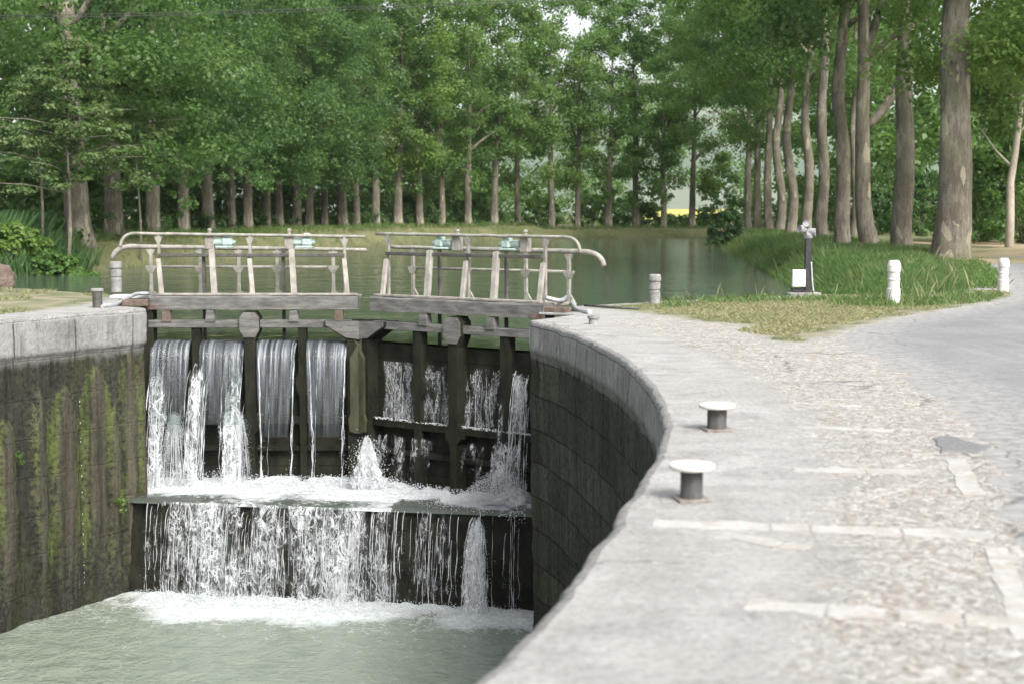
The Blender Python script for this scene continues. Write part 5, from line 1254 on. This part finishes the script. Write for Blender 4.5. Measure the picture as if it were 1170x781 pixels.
# lamp pedestal with control box
p = G(921, 337.5); root = empty('signal_pedestal', tuple(p)); tag(root, 'dark pedestal with grey lamp heads and a white control box by the canal', 'signal')
mb = MB(); mb.box((-.05, 0, .02), (.60, .34, .07), None, .015); mb.build('plinth', 'grey_stone', root)
mb = MB(); mb.box((.02, 0, .55), (.11, .11, 1.02), None, .008); mb.box((.02, 0, .075), (.2, .2, .03), None, .004); mb.box((-.16, 0, .10), (.22, .10, .07)); mb.build('column', 'black_metal', root)
b = MB(); b.box((-.155, -.06, .32), (.235, .10, .315), None, .008); bx_ = b.build('control_box', 'white_box', root)
b = MB(); b.box((-.155, -.1125, .32), (.205, .004, .285), None, .001); dr = b.build('door', 'white_box', bx_)
b = MB(); b.box((-.075, -.1165, .32), (.012, .006, .05), None, .002); b.build('lock', 'rust', bx_)
b = MB(); b.tube(catmull([Vector(q) for q in [(.07, -.065, .62), (.085, -.07, .42), (.10, -.07, .22), (.125, -.08, .05)]], 6), .016, 8); b.build('cable_pipe', 'galv', root)
h = MB(); h.lathe([(.05, 1.03), (.085, 1.06), (.095, 1.12), (.07, 1.16)], (.02, 0, 0), 16); h.build('lamp_bracket', 'grey_lamp', root)
for (dx, dz, ax, r0, l) in [(-.09, 1.22, (-.7, -.35, .1), .075, .15), (.07, 1.17, (1, -.3, -.05), .075, .16), (-.02, 1.30, (-.15, -.5, .25), .065, .12), (.02, 1.14, (.2, -1, 0), .07, .13)]:
    h = MB(); h.lathe([(r0 * .5, -l * .45), (r0 * .85, -l * .35), (r0, 0), (r0, l * .5), (r0 * .88, l * .52), (r0 * .85, l * .4)], (dx, -.02, dz), 16, Vector(ax).normalized()); h.build('lamp_head', 'grey_lamp', root)
# boulder on the left quay
root = None; me = bpy.data.meshes.new('boulder'); bm = bmesh.new(); bmesh.ops.create_icosphere(bm, subdivisions=4, radius=1)
for v in bm.verts: v.co = Vector((v.co.x * .30, v.co.y * .26, v.co.z * .30 + .18)) * (1 + .28 * mnoise.noise(v.co * 1.4) + .06 * mnoise.noise(v.co * 5))
bm.to_mesh(me); bm.free(); p = G(2, 329); o = link('boulder', me, 'brown_rock'); o.location = p; tag(o, 'reddish brown boulder on the left quay at the picture edge', 'boulder')
# gate anchors on the two quays
root = empty('gate_anchor', tuple(G(655, 358))); tag(root, 'rusty gate anchor block with a bent grey bar at the right hinge', 'gate anchor'); inv = Matrix.Translation(-root.location)
a = G(640, 357.5); mb = MB(); mb.box(a + Vector((-.05, .05, .035)), (.40, .22, .10), Matrix.Rotation(-.5, 3, 'Z'), .012); mb.build('anchor_block', 'rust', root, inv=inv)
mb = MB(); mb.box(a + Vector((.02, .03, -.012)), (.62, .34, .04), Matrix.Rotation(-.4, 3, 'Z'), .01); mb.build('base_plate', 'grey_stone', root, inv=inv)
pp = [At(623, 340, 22.1), At(640, 343.5, 22.3), G(649, 346) + Vector((0, 0, .1)), G(653, 352) + Vector((0, 0, .1)), G(660, 356) + Vector((0, 0, .03)), G(674, 359) + Vector((0, 0, .03))]
mb = MB(); mb.tube(catmull(pp, 6), .035, 8); mb.build('tie_bar', 'galv', root, inv=inv)
pp = [G(668, 351) + Vector((0, 0, .03)), G(690, 352.5) + Vector((0, 0, .03)), G(730, 354) + Vector((0, 0, .02))]; mb = MB(); mb.tube(pp, .02, 8); mb.build('ground_bar', 'dark_iron', root, inv=inv)
root = empty('gate_anchor', tuple(G(140, 349))); tag(root, 'flat gate anchor with a curved bar and rusty block at the left hinge', 'gate anchor'); inv = Matrix.Translation(-root.location)
a = G(152, 348.5); mb = MB(); mb.box(a + Vector((.02, .1, .03)), (.42, .25, .11), Matrix.Rotation(.1, 3, 'Z'), .012); mb.build('anchor_block', 'rust', root, inv=inv)
mb = MB(); mb.box(G(152, 341) + Vector((0, 0, .03)), (.75, .45, .07), Matrix.Rotation(.06, 3, 'Z'), .02); mb.build('anchor_slab', 'white_stone', root, inv=inv)
pp = [G(117, 352) + Vector((0, 0, .03)), G(132, 350) + Vector((0, 0, .03)), G(144, 345) + Vector((0, 0, .05)), G(156, 342.5) + Vector((0, 0, .10)), G(172, 342) + Vector((0, 0, .10))]; mb = MB(); mb.tube(catmull(pp, 6), .035, 8); mb.build('tie_bar', 'galv', root, inv=inv)
# stake on the left bank
x = xat(275, 64); root_z = gz(x, 64); mb = MB(); mb.tube([Vector((x, 64, root_z - .1)), Vector((x + .03, 64, root_z + 1.25))], .045, 8); o = mb.build('stake', 'worn_paint'); tag(o, 'thin weathered wooden stake in the grass behind the left gate leaf', 'stake')
# wires above the canal
for k, (ya, yb, lab) in enumerate([(16.5, -1.5, 'upper of the two thin overhead wires crossing the top of the trees'), (19.5, 1.0, 'lower of the two thin overhead wires crossing the top of the trees')]):
    a = At(-420, ya + 7, 40); b = At(650, yb, 40); c = b + (b - At(300, 13 + k * 3, 40)) * 1.6; mb = MB(); mid = At(200, 14.5 + k * 3, 40)
    mb.tube(catmull([a, mid, b, c], 16), .008, 5); o = mb.build('overhead_wire', 'cable'); tag(o, lab, 'wire', 'overhead wires')

# thin summer haze over the canal
hm = bpy.data.materials.new('haze'); hm.use_nodes = True; hn = hm.node_tree; hn.nodes.clear()
ho = hn.nodes.new('ShaderNodeOutputMaterial'); hv = hn.nodes.new('ShaderNodeVolumePrincipled'); hv.inputs['Color'].default_value = (.86, .92, .93, 1); hv.inputs['Density'].default_value = .00008
hn.links.new(hv.outputs[0], ho.inputs['Volume']); MT['haze'] = hm
mb = MB(); mb.box((100, 1540, 56), (7400, 4000, 128), None, 0); tag(mb.build('haze', 'haze'), kind='stuff')
